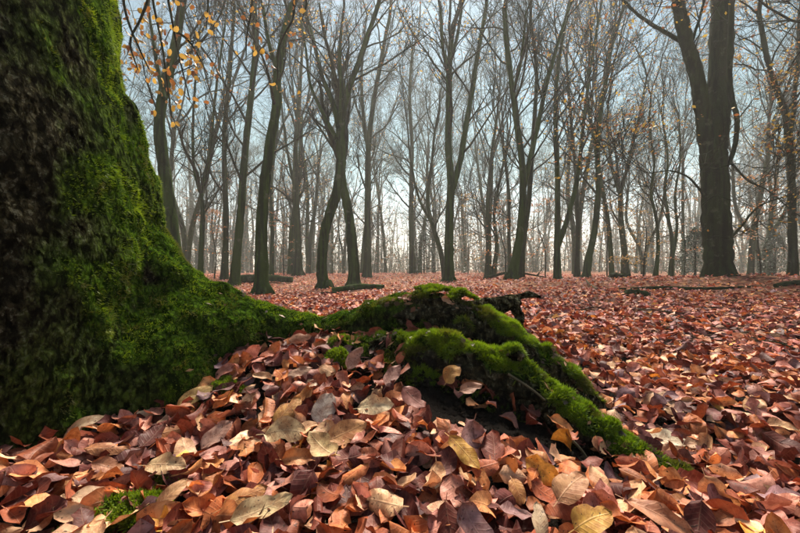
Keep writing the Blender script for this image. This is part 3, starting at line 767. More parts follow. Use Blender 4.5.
for k, (x, y) in enumerate(spots):
    i = k % 7; two = i % 3 == 1
    u_ = 400 + FPX * x / y; q = min(NEAR, key=lambda t: abs(t[0] - u_))[1]; how = ('tall two-stemmed' if two else ('slim copper-flecked' if i % 2 == 0 else 'slim bare')) + (' beech some way behind ' if y < 22 else (' misty beech far behind ' if y < 32 else ' faint beech deep behind '))
    place_generic(i, x, y, rng.uniform(0, 6.28), rng.uniform(.75, 1.15), how + q, 'two-stemmed background beeches' if two else 'single-stemmed background beeches')
for i, x, y, lab in ((0, -7.5, 5.5, 'beech standing to the side of the big mossy trunk'), (2, -10, 9, 'beech well beyond the far side of the big mossy trunk'), (4, 9.8, 6, 'beech standing aside from the giant dark beech'), (6, 13, 10, 'beech beyond the clearing-edge beech')):
    place_generic(i, x, y, rng.uniform(0, 6.28), rng.uniform(.9, 1.2), lab, None)

def far_wood():
    tb = Crown(.012)
    for k in range(420):
        d = rng.uniform(36, 88); x = rng.uniform(-1.4, 1.4) * d; b = np.array([x, d, terrain(x, d)[0] - .2]); H = rng.uniform(9, 16)
        ln = rng.normal(0, .05, 3); pts = np.array([b + ln * H * f + rng.normal(0, .12, 3) * (f > 0) + (0, 0, H * f) for f in np.linspace(0, 1, 6)])
        tb.tb.add(pts, rng.uniform(.12, .25) * np.linspace(1, .25, 6), 5)
        for q in range(6):
            j = rng.integers(1, 6); a = rng.uniform(0, 6.28)
            tb.grow(pts[j], norm((math.cos(a), math.sin(a), 1.1)), rng.uniform(2, 4.5), .05, 2, 3, nch=(5, 5, 6, 4))
    for k in range(600):      # thickets of young growth between the far stems
        d = rng.uniform(28, 85); x = rng.uniform(-1.4, 1.4) * d; b = np.array([x, d, terrain(x, d)[0] - .1]); H = rng.uniform(2.0, 6.5)
        for q in range(9):
            tb.tw.append((*(b + rng.normal(0, .5, 3) * (1, 1, 0)), *norm(rng.normal(0, .28, 3) + (0, 0, 1)), H * rng.uniform(.5, 1), .022))
        for q in range(9):
            tb.tw.append((*(b + rng.normal(0, .6, 3) * (1, 1, 0) + (0, 0, H * rng.uniform(.2, .7))), *norm(rng.normal(0, .7, 3) + (0, 0, .7)), H * rng.uniform(.15, .4), .012))
    tb.finish()
    o = mobj('far_wood', tb.tb.mesh('far_wood'), M_bark[1])
    tag(o, 'distant wall of bare trees dissolving into the mist', 'wood', None, 'stuff')
far_wood()
def far_brush():
    n = 84000; c = 2200; d = rng.uniform(24, 80, c); x = rng.uniform(-1.4, 1.4, c) * d; H = rng.uniform(1.5, 9.5, c); z = terrain(x, d)
    i = rng.integers(0, c, n); p = np.stack([x[i] + rng.normal(0, 1.0, n), d[i] + rng.normal(0, 1, n), z[i] + H[i] * rng.random(n) ** .8], 1)
    o = mobj('far_brush', foliage('far_brush', p, .19, np.array([(.12, .075, .045), (.16, .09, .05), (.08, .075, .04), (.06, .07, .04), (.2, .12, .05)]), .5), M_fol)
    tag(o, 'brownish young growth massed low between the far stems', 'undergrowth', None, 'stuff')
far_brush()

# ---- young beeches with copper leaves, evergreen bushes
def sapling(label, u, d, h, n, cols):
    x = (u - 400) / FPX * d; z = terrain(x, d)[0]; root = empty('young_beech', (x, d, z)); tag(root, label, 'sapling', 'copper-leaved young beeches')
    tb = Tubes(); st = catmull(np.array([(0, 0, -.1), (rng.normal(0, .08), 0, h * .35), (rng.normal(0, .15), rng.normal(0, .1), h * .7), (rng.normal(0, .25), 0, h)]), 12)
    tb.add(st, np.linspace(.028, .006, 12), 6); pts = []
    for q in range(15):
        j = rng.integers(2, 12); a = rng.uniform(0, 6.28); L = rng.uniform(.5, 1.3) * (1.25 - j / 14)
        e = st[j] + np.array([math.cos(a) * L, math.sin(a) * L, .12 * L + rng.normal(0, .08)]); m = (st[j] + e) / 2 + (0, 0, .06)
        br = catmull([st[j], m, e], 6); tb.add(br, np.linspace(.008, .003, 6), 4)
        t = rng.uniform(.25, 1, n // 15); bi = np.array([np.interp(t, np.linspace(0, 1, 6), br[:, c]) for c in range(3)]).T
        pts.append(bi + rng.normal(0, 1, bi.shape) * (.12, .12, .025))
    mobj('stem', tb.mesh('stem'), M_twig, root)
    o = mobj('foliage', foliage('foliage', np.vstack(pts), .075, cols, .8), M_fol, root); o['kind'] = 'stuff'
ORG = np.array([(.46, .20, .06), (.40, .15, .05), (.50, .26, .08)]); YEL = np.array([(.50, .31, .06), (.42, .24, .05), (.5, .28, .05)])
for lab, u, d, h, n, c in (
    ('low copper-leaved young beech beside the slim Y-forked beech', 214, 13, 2.4, 420, ORG),
    ('orange-leaved young beech with flat sprays behind the curved beech', 505, 12, 2.6, 380, ORG),
    ('orange-leaved young beech behind the tuning-fork beech', 545, 14, 3.0, 420, ORG),
    ('golden-leaved young beech in front of the fan-limbed grey beech', 643, 12, 2.3, 460, YEL),
    ('yellow-leaved young beech behind the crooked leaning beech', 607, 15, 3.6, 420, YEL),
    ('pale golden young beech in the mist by the knot-scarred beech', 468, 17, 3.8, 320, YEL),
    ('copper-leaved young beech behind the two wavy stems', 684, 15, 3.8, 360, ORG),
    ('copper-leaved young beech between the clearing-edge beech and the giant one', 762, 12, 3.4, 420, ORG),
    ('faded orange young beech behind the old fallen log', 284, 16, 2.6, 360, ORG)):
    sapling(lab, u, d, h, n, c)
GRN = np.array([(.018, .045, .022), (.03, .065, .028), (.012, .03, .016)])
def bush(label, u, d, h, r, n):
    x = (u - 400) / FPX * d; z = terrain(x, d)[0]; root = empty('holly_bush', (x, d, z)); tag(root, label, 'bush')
    t = rng.random(n) ** .8; a = rng.uniform(0, 6.28, n); k = (1 - t) ** .6 * r * np.sqrt(rng.uniform(.15, 1, n)) * (1 + .3 * np.sin(a * 3 + t * 9))
    pts = np.stack([np.cos(a) * k, np.sin(a) * k, t * h + .05], 1) + rng.normal(0, .05, (n, 3))
    tb = Tubes(); tb.add(np.array([(0, 0, -.1), (.02, 0, h * .5), (0, .03, h * .95)]), [.05, .03, .01], 6)
    for q in range(30):
        e = pts[rng.integers(0, n)]; tb.add(np.array([(0, 0, max(.1, e[2] * .7)), e]), [.01, .004], 4)
    mobj('stem', tb.mesh('stem'), M_twig, root)
    o = mobj('foliage', foliage('foliage', pts, .08, GRN, .3), M_ever, root); o['kind'] = 'stuff'
bush('dark evergreen bush close behind the foot of the giant beech', 695, 15, 2.0, 1.0, 2600)
bush('small dark evergreen beside the clearing-edge beech', 775, 16, 1.9, .8, 1800)
bush('misty evergreen bush behind the low-forked thin beech', 424, 19, 2.2, 1.2, 2000)

# ------------------------------------------------------------------ fallen wood
def log(name, label, cat, pts, rad, m, k=10, lump=.1, branches=0):
    pts = catmull(np.array(pts), 16); org = pts[0].copy(); tb = Tubes()
    tb.add(pts, np.interp(np.linspace(0, 1, 16), np.linspace(0, 1, len(rad)), rad), k, lump=lump, seed=len(label))
    V, F = tb.V[0], tb.F[0]; n = len(V)
    V = np.vstack([V, pts[0], pts[-1]]); r0 = np.arange(k); r1 = n - k + r0
    tb.V = [V]; tb.n = n + 2
    tb.F.append(np.stack([np.roll(r0, -1), r0, np.full(k, n), np.full(k, n)], -1)); tb.F.append(np.stack([r1, np.roll(r1, -1), np.full(k, n + 1), np.full(k, n + 1)], -1))
    tb.F = [np.vstack(tb.F)]
    for b in range(branches):
        i = rng.integers(3, 14); t = norm(pts[i + 1] - pts[i]); e = pts[i] + (t * .6 + perp(t) * .5 + (0, 0, .25)) * rng.uniform(.25, .6)
        tb.add(catmull([pts[i], (pts[i] + e) / 2 + rng.normal(0, .03, 3), e], 6), np.linspace(rad[0] * .4, rad[0] * .1, 6), 5)
    me = mesh_from(name, np.vstack(tb.V) - org, np.vstack(tb.F)); o = mobj(name, me, m); o.location = tuple(org); tag(o, label, cat); return o
def gp(u, d, lift=0.):
    x = (u - 400) / FPX * d; return np.array([x, d, terrain(x, d)[0] + lift])
log('fallen_log', 'short mossy log lying on the leaves before the two-legged beech', 'log', [gp(332, 7.0, .06), gp(358, 7.15, .07), gp(384, 7.3, .10)], [.055, .06, .05], M_bark[0])
log('fallen_log', 'long grey fallen log lying behind the thick sinuous beech', 'log', [gp(240, 11.5, .12), gp(265, 11.6, .14), gp(292, 11.4, .10)], [.13, .12, .09], M_bark[1])
log('fallen_branch', 'dead branch with side twigs lying behind the curved beech', 'branch', [gp(484, 10.5, .05), gp(512, 10.8, .22), gp(546, 11, .12)], [.05, .04, .02], M_bark[2], 7, .06, 5)
log('fallen_branch', 'long thin stick lying on the leaves before the giant beech', 'branch', [gp(618, 5.2, .03), gp(660, 5.25, .05), gp(705, 5.2, .04), gp(752, 5.3, .03)], [.022, .03, .026, .015], M_bark[2], 7)
log('fallen_branch', 'bare pale stick leaning on the leaves near the crooked beech', 'branch', [gp(597, 5.6, .02), gp(590, 6.2, .06), gp(585, 6.8, .12)], [.02, .018, .012], M_dead, 7)
log('fallen_branch', 'dark stick lying at the edge of the clearing by the right-hand wood', 'branch', [gp(775, 5.2, .04), gp(800, 5.2, .05), gp(830, 5.3, .03)], [.035, .04, .03], M_bark[2], 7)
log('fallen_branch', 'small stick lying beside the short mossy log', 'branch', [gp(318, 6.2, .02), gp(330, 6.4, .04), gp(342, 6.2, .02)], [.018, .016, .008], M_bark[2], 6)
def hump(label, u, d, r, h):
    n, k = 12, 20; c = gp(u, d, -.04); f = np.linspace(0, 1, n)[:, None]; th = np.linspace(0, 6.283, k, endpoint=False)[None]
    rr = r * np.cos(f * 1.5); V = np.stack([rr * np.cos(th) * 1.5, rr * np.sin(th), h * np.sin(f * 1.57) + 0 * th], -1).reshape(-1, 3)
    V += fbm(V + u, 9, 3, 4)[:, None] * norm(V + 1e-6) * r * .35
    i = np.arange(n - 1)[:, None] * k; j = np.arange(k)[None]; j2 = (j + 1) % k
    F = np.stack([i + j, i + j2, i + k + j2, i + k + j], -1).reshape(-1, 4)
    o = mobj('rotten_stump', mesh_from('rotten_stump', V, F), M_bark[2]); o.location = tuple(c); tag(o, label, 'stump')
hump('low rotten stump, dark among the leaves before the fan-limbed beech', 635, 4.4, .13, .10)
hump('rounded dark stump at the foot of the fan-limbed grey beech', 619, 9.5, .2, .22)
hump('small dark stump right behind the giant beech', 764, 8.5, .16, .15)

# ------------------------------------------------------------------ branch of the old beech hanging in with golden leaves
def leaf_geo(ns, nt, r, curl=None, fold=None, lon=None, twist=None, wave=.02, rip=.05):
    s = np.linspace(0, 1, ns); t = np.linspace(-1, 1, nt)
    S, T_ = np.meshgrid(s, t, indexing='ij')
    hw = .325 * np.maximum(np.sin(math.pi * S ** .84), 0) ** .55 * (1 + .09 * r.normal())
    for sg in (-1, 1):      # uneven, here and there torn edges
        ed = 1 - .07 * (1 + np.sin(S * r.uniform(9, 20) + r.uniform(0, 6.28))) * .5 - (r.random() < .3) * .4 * np.exp(-((S - r.uniform(.3, .8)) / .09) ** 2)
        hw = np.where(T_ * sg > 0, hw * ed, hw)
    x = S - .5; y = T_ * hw + .03 * r.normal() * np.sin(S * 3.14)
    c = (r.normal(0, 2.0) if curl is None else curl) + 1e-3
    z = (1 - np.cos(y * c)) / c; y = np.sin(y * c) / c
    z = z + np.abs(T_) * hw * (r.normal(0, .25) if fold is None else fold)
    z = z + wave * hw / .3 * np.cos(S * 50 - np.abs(T_) * 9) * np.abs(T_) * .45
    ph = r.uniform(0, 6.28, 2); fr = r.uniform(5, 11)
    z = z + rip * T_ ** 2 * np.sin(S * fr + np.where(T_ > 0, ph[0], ph[1]))
    z = z + .022 * np.sin(S * r.uniform(8, 16) + T_ * r.uniform(3, 7) + r.uniform(0, 6)) * (np.abs(T_) + .2)
    l = (r.normal(0, 1.0) if lon is None else lon) + 1e-3
    a = x * l; R0 = 1 / l; x2 = np.sin(a) * (R0 - z); z2 = R0 - np.cos(a) * (R0 - z)
    tw = (r.normal(0, .5) if twist is None else twist) * x
    y3 = y * np.cos(tw) - z2 * np.sin(tw); z3 = y * np.sin(tw) + z2 * np.cos(tw)
    V = np.stack([x2, y3, z3], -1).reshape(-1, 3); V[:, 2] -= V[:, 2].mean()
    i = np.arange(ns - 1)[:, None] * nt; j = np.arange(nt - 1)[None]
    F = np.stack([i + j, i + nt + j, i + nt + j + 1, i + j + 1], -1).reshape(-1, 4)
    return V, F, np.stack([S, T_], -1).reshape(-1, 2)
def set_uv(me, UV):
    l = np.empty(len(me.loops), np.int32); me.loops.foreach_get('vertex_index', l)
    u = me.uv_layers.new(name='UVMap'); u.data.foreach_set('uv', UV[l].astype(np.float32).ravel())
def leaf_mesh(name, m, stalk=True, ns=11, nt=7, **kw):
    V, F, UV = leaf_geo(ns, nt, rng, **kw)
    if stalk:
        b = V[0]; d = norm(V[0] - V[nt + nt // 2]); q = len(V)
        e = [b + (0, .012, 0), b - (0, .012, 0), b + d * .16 - (0, .010, -.015), b + d * .16 + (0, .010, .015)]
        V = np.vstack([V, e]); F = np.vstack([F, [[q, q + 1, q + 2, q + 3]]]); UV = np.vstack([UV, np.zeros((4, 2))])
    me = mesh_from(name, V, F); set_uv(me, UV); me.materials.append(m); return me

def golden_branch():
    tb = Tubes(); pts = []
    def br(*c, r=(.012, .0045)):
        p = catmull(np.array([P(*q) for q in c]), 14); tb.add(p, np.linspace(*r, 14), 5); return p
    st = np.array([TC[0] + .3, TC[1] + .2, 2.6])
    main = catmull(np.vstack([st, P(118, -90, 2.2), P(150, -50, 2.7), P(205, -30, 2.9), P(300, -20, 3.0)]), 18); tb.add(main, np.linspace(.03, .008, 18), 6)
    A = [br((118, -60, 2.4), (125, 10, 2.7), (140, 50, 2.75), (152, 75, 2.8)), br((150, -50, 2.7), (152, -5, 2.8), (162, 45, 2.8), (168, 90, 2.85), (172, 118, 2.85)),
         br((160, -45, 2.8), (172, 20, 2.9), (180, 60, 2.9), (190, 100, 2.95)), br((150, -5, 2.8), (140, 20, 2.75), (130, 42, 2.7), (138, 70, 2.7)),
         br((175, 30, 2.9), (192, 45, 2.9), (208, 75, 3.0)), br((205, -30, 2.9), (208, 0, 2.95), (206, 30, 2.95)),
         br((250, -25, 3.0), (252, 5, 3.0), (247, 35, 3.0), (246, 60, 3.0)), br((290, -20, 3.0), (294, 15, 3.1), (280, 45, 3.1), (277, 85, 3.1)), br((290, -20, 3.0), (306, 0, 3.0), (302, 20, 3.0))]
    o = to_tree(mobj('branch', tb.mesh('branch'), M_twig)); o['label'] = 'thin hanging branch with golden autumn leaves'
    ms = [leaf_mesh('leaf', M_gold, False, 6, 5, curl=rng.normal(0, 1.5), rip=.06) for _ in range(6)]
    wts = np.array([28, 46, 40, 32, 28, 14, 14, 16, 8]); inv = o.matrix_parent_inverse
    for a, n in zip(A, wts):
        for q in range(n):
            i = rng.integers(3, 14); p = a[i] + rng.normal(0, 1, 3) * (.075, .08, .05)
            lf = bpy.data.objects.new('leaf', ms[rng.integers(0, 6)]); COL.objects.link(lf); lf.parent = o
            s = rng.uniform(.040, .062); lf.scale = (s,) * 3
            lf.location = tuple(p)
            lf.rotation_euler = (rng.normal(1.2, .8), rng.normal(.7, .5), rng.uniform(0, 6.28))
            c = np.array([(.42, .24, .03), (.35, .17, .03), (.24, .09, .02), (.46, .28, .05)])[rng.integers(0, 4)]
            lf.color = (*c, 1)
golden_branch()
# the rest of the old tree, above the picture
def old_crown():
    cr = Crown(.006); top = TC + (-.03, .02, 2.05); tb = Tubes()
    pts = catmull(np.array([top, top + (-.05, .05, 1.5), top + (.1, .0, 3.2), top + (.0, .1, 5.5)]), 14)
    tb.add(pts, np.linspace(.47, .26, 14), 20, lump=.04, seed=2); to_tree(mobj('upper_trunk', tb.mesh('upper_trunk'), M_bark[2]))
    for q in range(6):
        i = rng.integers(8, 14); t = np.array([0, 0, 1.]); cr.grow(pts[i], norm(t * .8 + perp(t)), rng.uniform(5, 8), .12, 0, 3)
    cr.finish(); to_tree(mobj('crown', cr.tb.mesh('crown'), M_twig))
old_crown()
# ------------------------------------------------------------------ fallen leaves
PAL = np.array([(.11, .026, .020), (.20, .048, .028), (.32, .088, .036), (.47, .155, .048), (.58, .25, .085), (.52, .23, .16), (.66, .41, .22), (.20, .11, .11), (.66, .36, .06)])
PW = np.array([.19, .15, .12, .12, .09, .17, .10, .05, .02]); PW /= PW.sum()
PNAME = ['dark maroon', 'deep red-brown', 'red-brown', 'orange-brown', 'light tan-orange', 'pinkish brown', 'pale tan', 'purplish grey', 'golden yellow']
def project(p):
    y = p[..., 1]; z = p[..., 2] - CAM_Z; yc = y * math.cos(PITCH) + z * math.sin(PITCH); zc = -y * math.sin(PITCH) + z * math.cos(PITCH)
    return 400 + FPX * p[..., 0] / yc, 266.5 - FPX * zc / yc, yc
def inpoly(u, v, poly):
    c = np.zeros(len(u), bool); j = len(poly) - 1
    for i in range(len(poly)):
        (xi, yi), (xj, yj) = poly[i], poly[j]
        c ^= ((yi > v) != (yj > v)) & (u < (xj - xi) * (v - yi) / (yj - yi + 1e-9) + xi); j = i
    return c
SOIL = [(378, 372), (420, 352), (470, 380), (540, 415), (600, 448), (660, 484), (625, 480), (575, 462), (530, 446), (480, 436), (430, 422), (400, 402)]
ROOTC = [(np.array([crest(*c)[:2] for c in cs]), r) for cs, r in (
    ([(388, 303, 1.2, .066), (425, 298, 1.17, .058), (455, 304, 1.14, .055), (485, 314, 1.12, .05), (515, 331, 1.10, .05), (545, 352, 1.08, .047), (572, 376, 1.06, .038), (600, 405, 1.03, .02)], .045),
    ([(420, 334, 1.05, .06), (450, 337, 1.01, .066), (485, 346, .98, .068), (520, 364, .945, .064), (555, 391, .90, .056), (595, 419, .85, .046), (635, 446, .80, .036), (670, 468, .755, .026), (705, 488, .71, .01)], .05))]
def root_dist(xy):
    o = np.full(len(xy), 9.)
    for c, r in ROOTC:
        q = catmull(c, 40); o = np.minimum(o, np.sqrt(((xy[:, None] - q[None]) ** 2).sum(-1)).min(1) - r)
    return o
def frames(nr, yaw):
    ref = np.stack([np.cos(yaw), np.sin(yaw), 0 * yaw], 1)
    x = norm(ref - nr * (ref * nr).sum(1, keepdims=True)); y = np.cross(nr, x)
    return np.stack([x, y, nr], -1)          # columns
def litter(name, label, n, r0, r1, ns, nt, size, tilt, lift, amax=1.25, nvar=14, power=1.0, excl=True, hue=(1, 1, 1)):
    u = rng.random(n); rad = (r0 ** power + (r1 ** power - r0 ** power) * u) ** (1 / power); th = rng.uniform(-amax, amax, n)
    x, y = rad * np.sin(th), rad * np.cos(th)
    keep = (np.hypot(x - TC[0], y - TC[1]) > .555)
    x, y = x[keep], y[keep]; n = len(x)
    z, nr = tnormal(x, y)
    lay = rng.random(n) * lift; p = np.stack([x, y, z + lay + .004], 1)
    if excl:
        uu, vv, _ = project(p); k = ~(inpoly(uu, vv, SOIL) & (rng.random(n) > .10)) & (root_dist(p[:, :2]) > -.01)
        p, nr, lay = p[k], nr[k], lay[k]; n = len(p)
    nr = norm(nr + rng.normal(0, 1, (n, 3)) * (tilt * (.5 + lay / lift))[:, None])
    nr[:, 2] = np.abs(nr[:, 2]); flip = rng.random(n) < .4
    Fm = frames(nr, rng.uniform(0, 6.283, n)); Fm[flip, :, 1:] *= -1
    sz = size * rng.uniform(.72, 1.22, n)
    var = [leaf_geo(ns, nt, rng, rip=.06) for _ in range(nvar)]
    vi = rng.integers(0, nvar, n); VV = np.stack([v[0] for v in var])[vi]
    V = p[:, None, :] + np.einsum('nij,nkj->nki', Fm, VV) * sz[:, None, None]
    kk = ns * nt
    F = (np.arange(n)[:, None, None] * kk + var[0][1][None]).reshape(-1, 4)
    UV = np.tile(var[0][2], (n, 1))
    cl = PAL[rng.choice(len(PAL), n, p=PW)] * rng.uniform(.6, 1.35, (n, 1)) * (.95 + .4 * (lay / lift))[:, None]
    cl = cl * np.array(hue) * np.array((1.0, 1.03, 1.15))
    me = mesh_from(name, V.reshape(-1, 3), F); set_uv(me, UV); set_col(me, np.repeat(cl, kk, 0))
    return tag(mobj(name, me, M_leaf), label, 'leaves', None, 'stuff')
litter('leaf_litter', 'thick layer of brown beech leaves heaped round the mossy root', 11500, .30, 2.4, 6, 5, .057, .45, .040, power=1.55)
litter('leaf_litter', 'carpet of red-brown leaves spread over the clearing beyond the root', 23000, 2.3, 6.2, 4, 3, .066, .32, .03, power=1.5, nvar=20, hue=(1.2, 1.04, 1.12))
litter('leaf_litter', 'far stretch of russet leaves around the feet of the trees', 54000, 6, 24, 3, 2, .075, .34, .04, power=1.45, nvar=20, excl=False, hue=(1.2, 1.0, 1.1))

# ---- single leaves: the ones that show largest
HM = [leaf_mesh('fallen_leaf', M_leaf_obj, True, 11, 7, wave=.03, rip=.05) for _ in range(26)]
FLAT = [leaf_mesh('fallen_leaf', M_leaf_obj, True, 11, 7, curl=rng.normal(0, .7), fold=rng.normal(.1, .1), lon=rng.normal(0, .5), twist=rng.normal(0, .2), wave=.03, rip=.035) for _ in range(10)]
def put_leaf(me, pos, nr, ax, size, col, label, group, wid=1.0):
    nr = norm(nr); x = norm(ax - nr * np.dot(ax, nr)); y = np.cross(nr, x)
    o = bpy.data.objects.new('fallen_leaf', me); COL.objects.link(o)
    m = Matrix(((x[0] * size, y[0] * size * wid, nr[0] * size, pos[0]), (x[1] * size, y[1] * size * wid, nr[1] * size, pos[1]), (x[2] * size, y[2] * size * wid, nr[2] * size, pos[2]), (0, 0, 0, 1)))
    o.matrix_world = m; o.color = (*col, 1); return tag(o, label, 'leaf', group)
from mathutils.bvhtree import BVHTree
def bvh(me):
    V = [tuple(v) for v in get_co(me)]; return BVHTree.FromPolygons(V, [tuple(p.vertices) for p in me.polygons])
BV = [bvh(up_me), bvh(lo_me)]
def on_ground(u, v, lift):
    """the ray through a photo pixel, followed to the ground"""
    ds = np.geomspace(.35, 12, 900); p = np.array([P(u, v, d) for d in ds]); h = terrain(p[:, 0], p[:, 1], False) + lift
    i = np.argmax(p[:, 2] < h); best = p[i]; o = Vector((0, 0, CAM_Z)); dr = Vector(best) - o; L = dr.length
    for b in BV:
        hit = b.ray_cast(o, dr.normalized(), L)
        if hit[0] is not None and hit[3] < L: L = hit[3]; best = np.array(hit[0] + hit[1] * .005)
    return best
YELW, CRM, ORA, TAN, PNK, BRN = (.62, .36, .07), (.66, .54, .32), (.52, .24, .07), (.50, .30, .16), (.38, .19, .15), (.28, .11, .06)
SPECIAL = [  # u, v, length px, angle, colour, label, lift, width
 (375, 405, 40, 0, CRM, 'pale cream-yellow leaf lying flat below the fork of the root', .055, .85),
 (325, 408, 34, 75, (.62, .50, .40), 'roundish whitish-pink leaf beside the golden leaves on the mound', .055, 1.15),
 (322, 444, 42, 130, (.62, .44, .20), 'pointed pale yellow leaf in the middle of the mound', .06, 1.05),
 (288, 410, 38, 60, (.55, .28, .08), 'upright orange-yellow leaf near the whitish-pink leaf on the mound', .06, .9),
 (286, 433, 44, 5, (.62, .46, .24), 'long crumpled cream leaf beneath the upright orange-yellow leaf', .055, .95),
 (347, 432, 44, 30, (.58, .30, .12), 'bright orange leaf with pale patches beside the pointed pale yellow leaf', .055, 1.0),
 (464, 452, 44, -60, YELW, 'clear yellow leaf standing in front of the dark soil under the root', .06, .9),
 (668, 438, 40, -30, (.68, .60, .42), 'big creamy-white leaf lying beyond the tip of the lower root', .03, .9),
 (593, 520, 44, 20, YELW, 'broad yellow leaf with clear veins near the root tip', .07, 1.1),
 (195, 395, 36, 45, (.60, .42, .15), 'yellow-tan folded leaf on the mound close to the big trunk', .05, .7),
 (166, 464, 40, 5, (.56, .38, .20), 'broad spotted tan leaf next to the dark moss patch', .055, .9),
 (92, 496, 34, 30, (.48, .31, .18), 'rounded dull tan leaf beside the dark moss patch', .05, 1.1),
 (262, 508, 62, 35, (.55, .42, .22), 'long two-toned cream leaf with greenish edge low on the mound', .06, .75),
 (245, 497, 46, 40, ORA, 'orange leaf overlapping the long two-toned cream leaf', .055, .8),
 (453, 374, 24, 50, (.60, .32, .09), 'small golden-orange leaf resting against the mossy root', .07, 1.1),
 (471, 388, 26, 20, (.36, .17, .10), 'small brown leaf resting against the mossy root', .06, .9),
 (393, 375, 30, 60, PNK, 'pink-brown leaf with notched tip below the root', .06, 1.0),
 (414, 397, 32, -50, (.36, .15, .12), 'smooth pinkish-red leaf on the edge of the dark soil', .055, .9),
 (572, 486, 46, 50, (.52, .28, .13), 'large curled orange-tan leaf with strong veins under the lower root', .07, 1.0),
 (518, 490, 26, -80, ORA, 'small plain orange leaf between maroon ones below the dark soil', .06, .9),
 (661, 516, 64, -50, (.46, .21, .11), 'long pinkish-tan leaf standing by the root tip', .08, .55),
 (217, 434, 36, 60, (.42, .24, .18), 'upright pinkish leaf with herringbone veins on the mound', .06, .85),
 (108, 466, 32, 0, (.40, .18, .09), 'brown oval leaf left of the broad spotted tan leaf', .05, .9),
 (108, 449, 40, 15, (.50, .22, .09), 'long orange leaf lying above the brown oval leaf', .05, .6),
 (85, 425, 40, 55, (.40, .28, .16), 'narrow olive-tan leaf standing at the foot of the big trunk', .05, .45),
 (355, 358, 28, 60, (.42, .24, .18), 'pinkish leaf on the moss tuft behind the mound', .06, .9),
 (300, 372, 26, 30, (.48, .30, .2), 'light brown leaf halfway up the mound to the root', .05, .9),
 (655, 395, 26, 10, (.55, .33, .18), 'light orange leaf in the clearing beyond the upper root', .03, .8),
 (540, 520, 40, 85, (.45, .33, .2), 'pale greyish-tan leaf standing upright below the small orange leaf', .06, .6),
 (172, 492, 34, 60, (.5, .27, .12), 'creased ochre leaf below the broad spotted tan leaf', .055, .7),
 (472, 297, 22, 20, (.50, .24, .17), 'curled pinkish leaf lying on the crest of the root by the stub', .05, .8),
 (410, 299, 18, 10, (.45, .17, .10), 'small russet leaf caught on the mossy crest of the root', .05, .8),
 (448, 301, 16, -20, (.55, .33, .2), 'small tan leaf caught beside the moss tuft on the root', .05, .9),
 (300, 338, 24, 15, (.5, .25, .15), 'russet leaf lying against the mossy root near the trunk flare', .05, .8),
 (775, 438, 46, 12, (.40, .16, .07), 'long rusty leaf with dark ridges beyond the root tip', .03, .55)]
NS = []
for (u, v, L, ang, col, lab, lift, wd) in SPECIAL:
    p = on_ground(u, v, lift); d = p[1]; n = tnormal(p[:1], p[1:2])[1][0]
    tc = norm(np.array([0, 0, CAM_Z]) - p); nr = norm(n * .9 + tc * .75 + rng.normal(0, .12, 3))
    ax = np.array([math.cos(R(ang)), .25 * math.sin(R(ang)), math.sin(R(ang))])
    me = FLAT[len(NS) % len(FLAT)]
    NS.append((u, v)); put_leaf(me, p, nr, ax, min(L * d / FPX * .97, .095), col, lab, None, wd)
# the other leaves of the top layer, spaced in the picture and settled on the ground
cand = []; tries = 0; taken = list(NS)
while len(cand) < 262 and tries < 60000:
    tries += 1
    u = rng.uniform(-15, 815); v = 533 + 25 - 215 * rng.random() ** .9
    if v < 345 or (u < 330 and v < 440 - (u / 210) * 68 + 14): continue
    if u > 330 and v < 372 + (0 if u > 600 else (0)): 
        if u < 600: continue
    if inpoly(np.array([u]), np.array([v]), SOIL)[0]: continue
    sp = 11 + (v - 345) * .075
    if any((u - a) ** 2 + ((v - b) * 1.3) ** 2 < sp * sp for a, b in taken): continue
    p = on_ground(u, v, .05)
    if root_dist(p[None, :2])[0] < .015 or np.hypot(p[0] - TC[0], p[1] - TC[1]) < .60: continue
    taken.append((u, v)); cand.append((u, v, p))
for (u, v, p) in cand:
    n = tnormal(p[:1], p[1:2])[1][0]; ci = rng.choice(len(PAL), p=PW)
    nr = norm(n + rng.normal(0, .5, 3)); nr[2] = abs(nr[2])
    beyond = (p[1] > .95 and p[0] > .45) or (u > 705)
    q = p.copy(); q[2] = terrain(p[0], p[1], False)[0] + .044
    where = 'in the clearing beyond the root' if beyond else 'on the mound in front of the root'
    sn = min(SPECIAL, key=lambda t: (t[0] - u) ** 2 + (t[1] - v) ** 2)[5]; sn = sn.split(' lying')[0].split(' near')[0].split(' on ')[0].split(' beside')[0].split(' resting')[0].split(' standing')[0].split(' below')[0].split(' beyond')[0].split(' under')[0].split(' in ')[0].split(' overlapping')[0].split(' beneath')[0].split(' between')[0].split(' next')[0].split(' halfway')[0].split(' left')[0].split(' with')[0].split(' at ')[0]
    lab = f'{PNAME[ci]} fallen leaf {"in the clearing" if beyond else "on the mound"} near the {sn}'
    col = PAL[ci] * rng.uniform(.9, 1.4)
    put_leaf(HM[rng.integers(0, len(HM))], q, nr, rng.normal(0, 1, 3), rng.uniform(.050, .073), col, lab, f'{PNAME[ci]} leaves ' + where, rng.uniform(.85, 1.1))

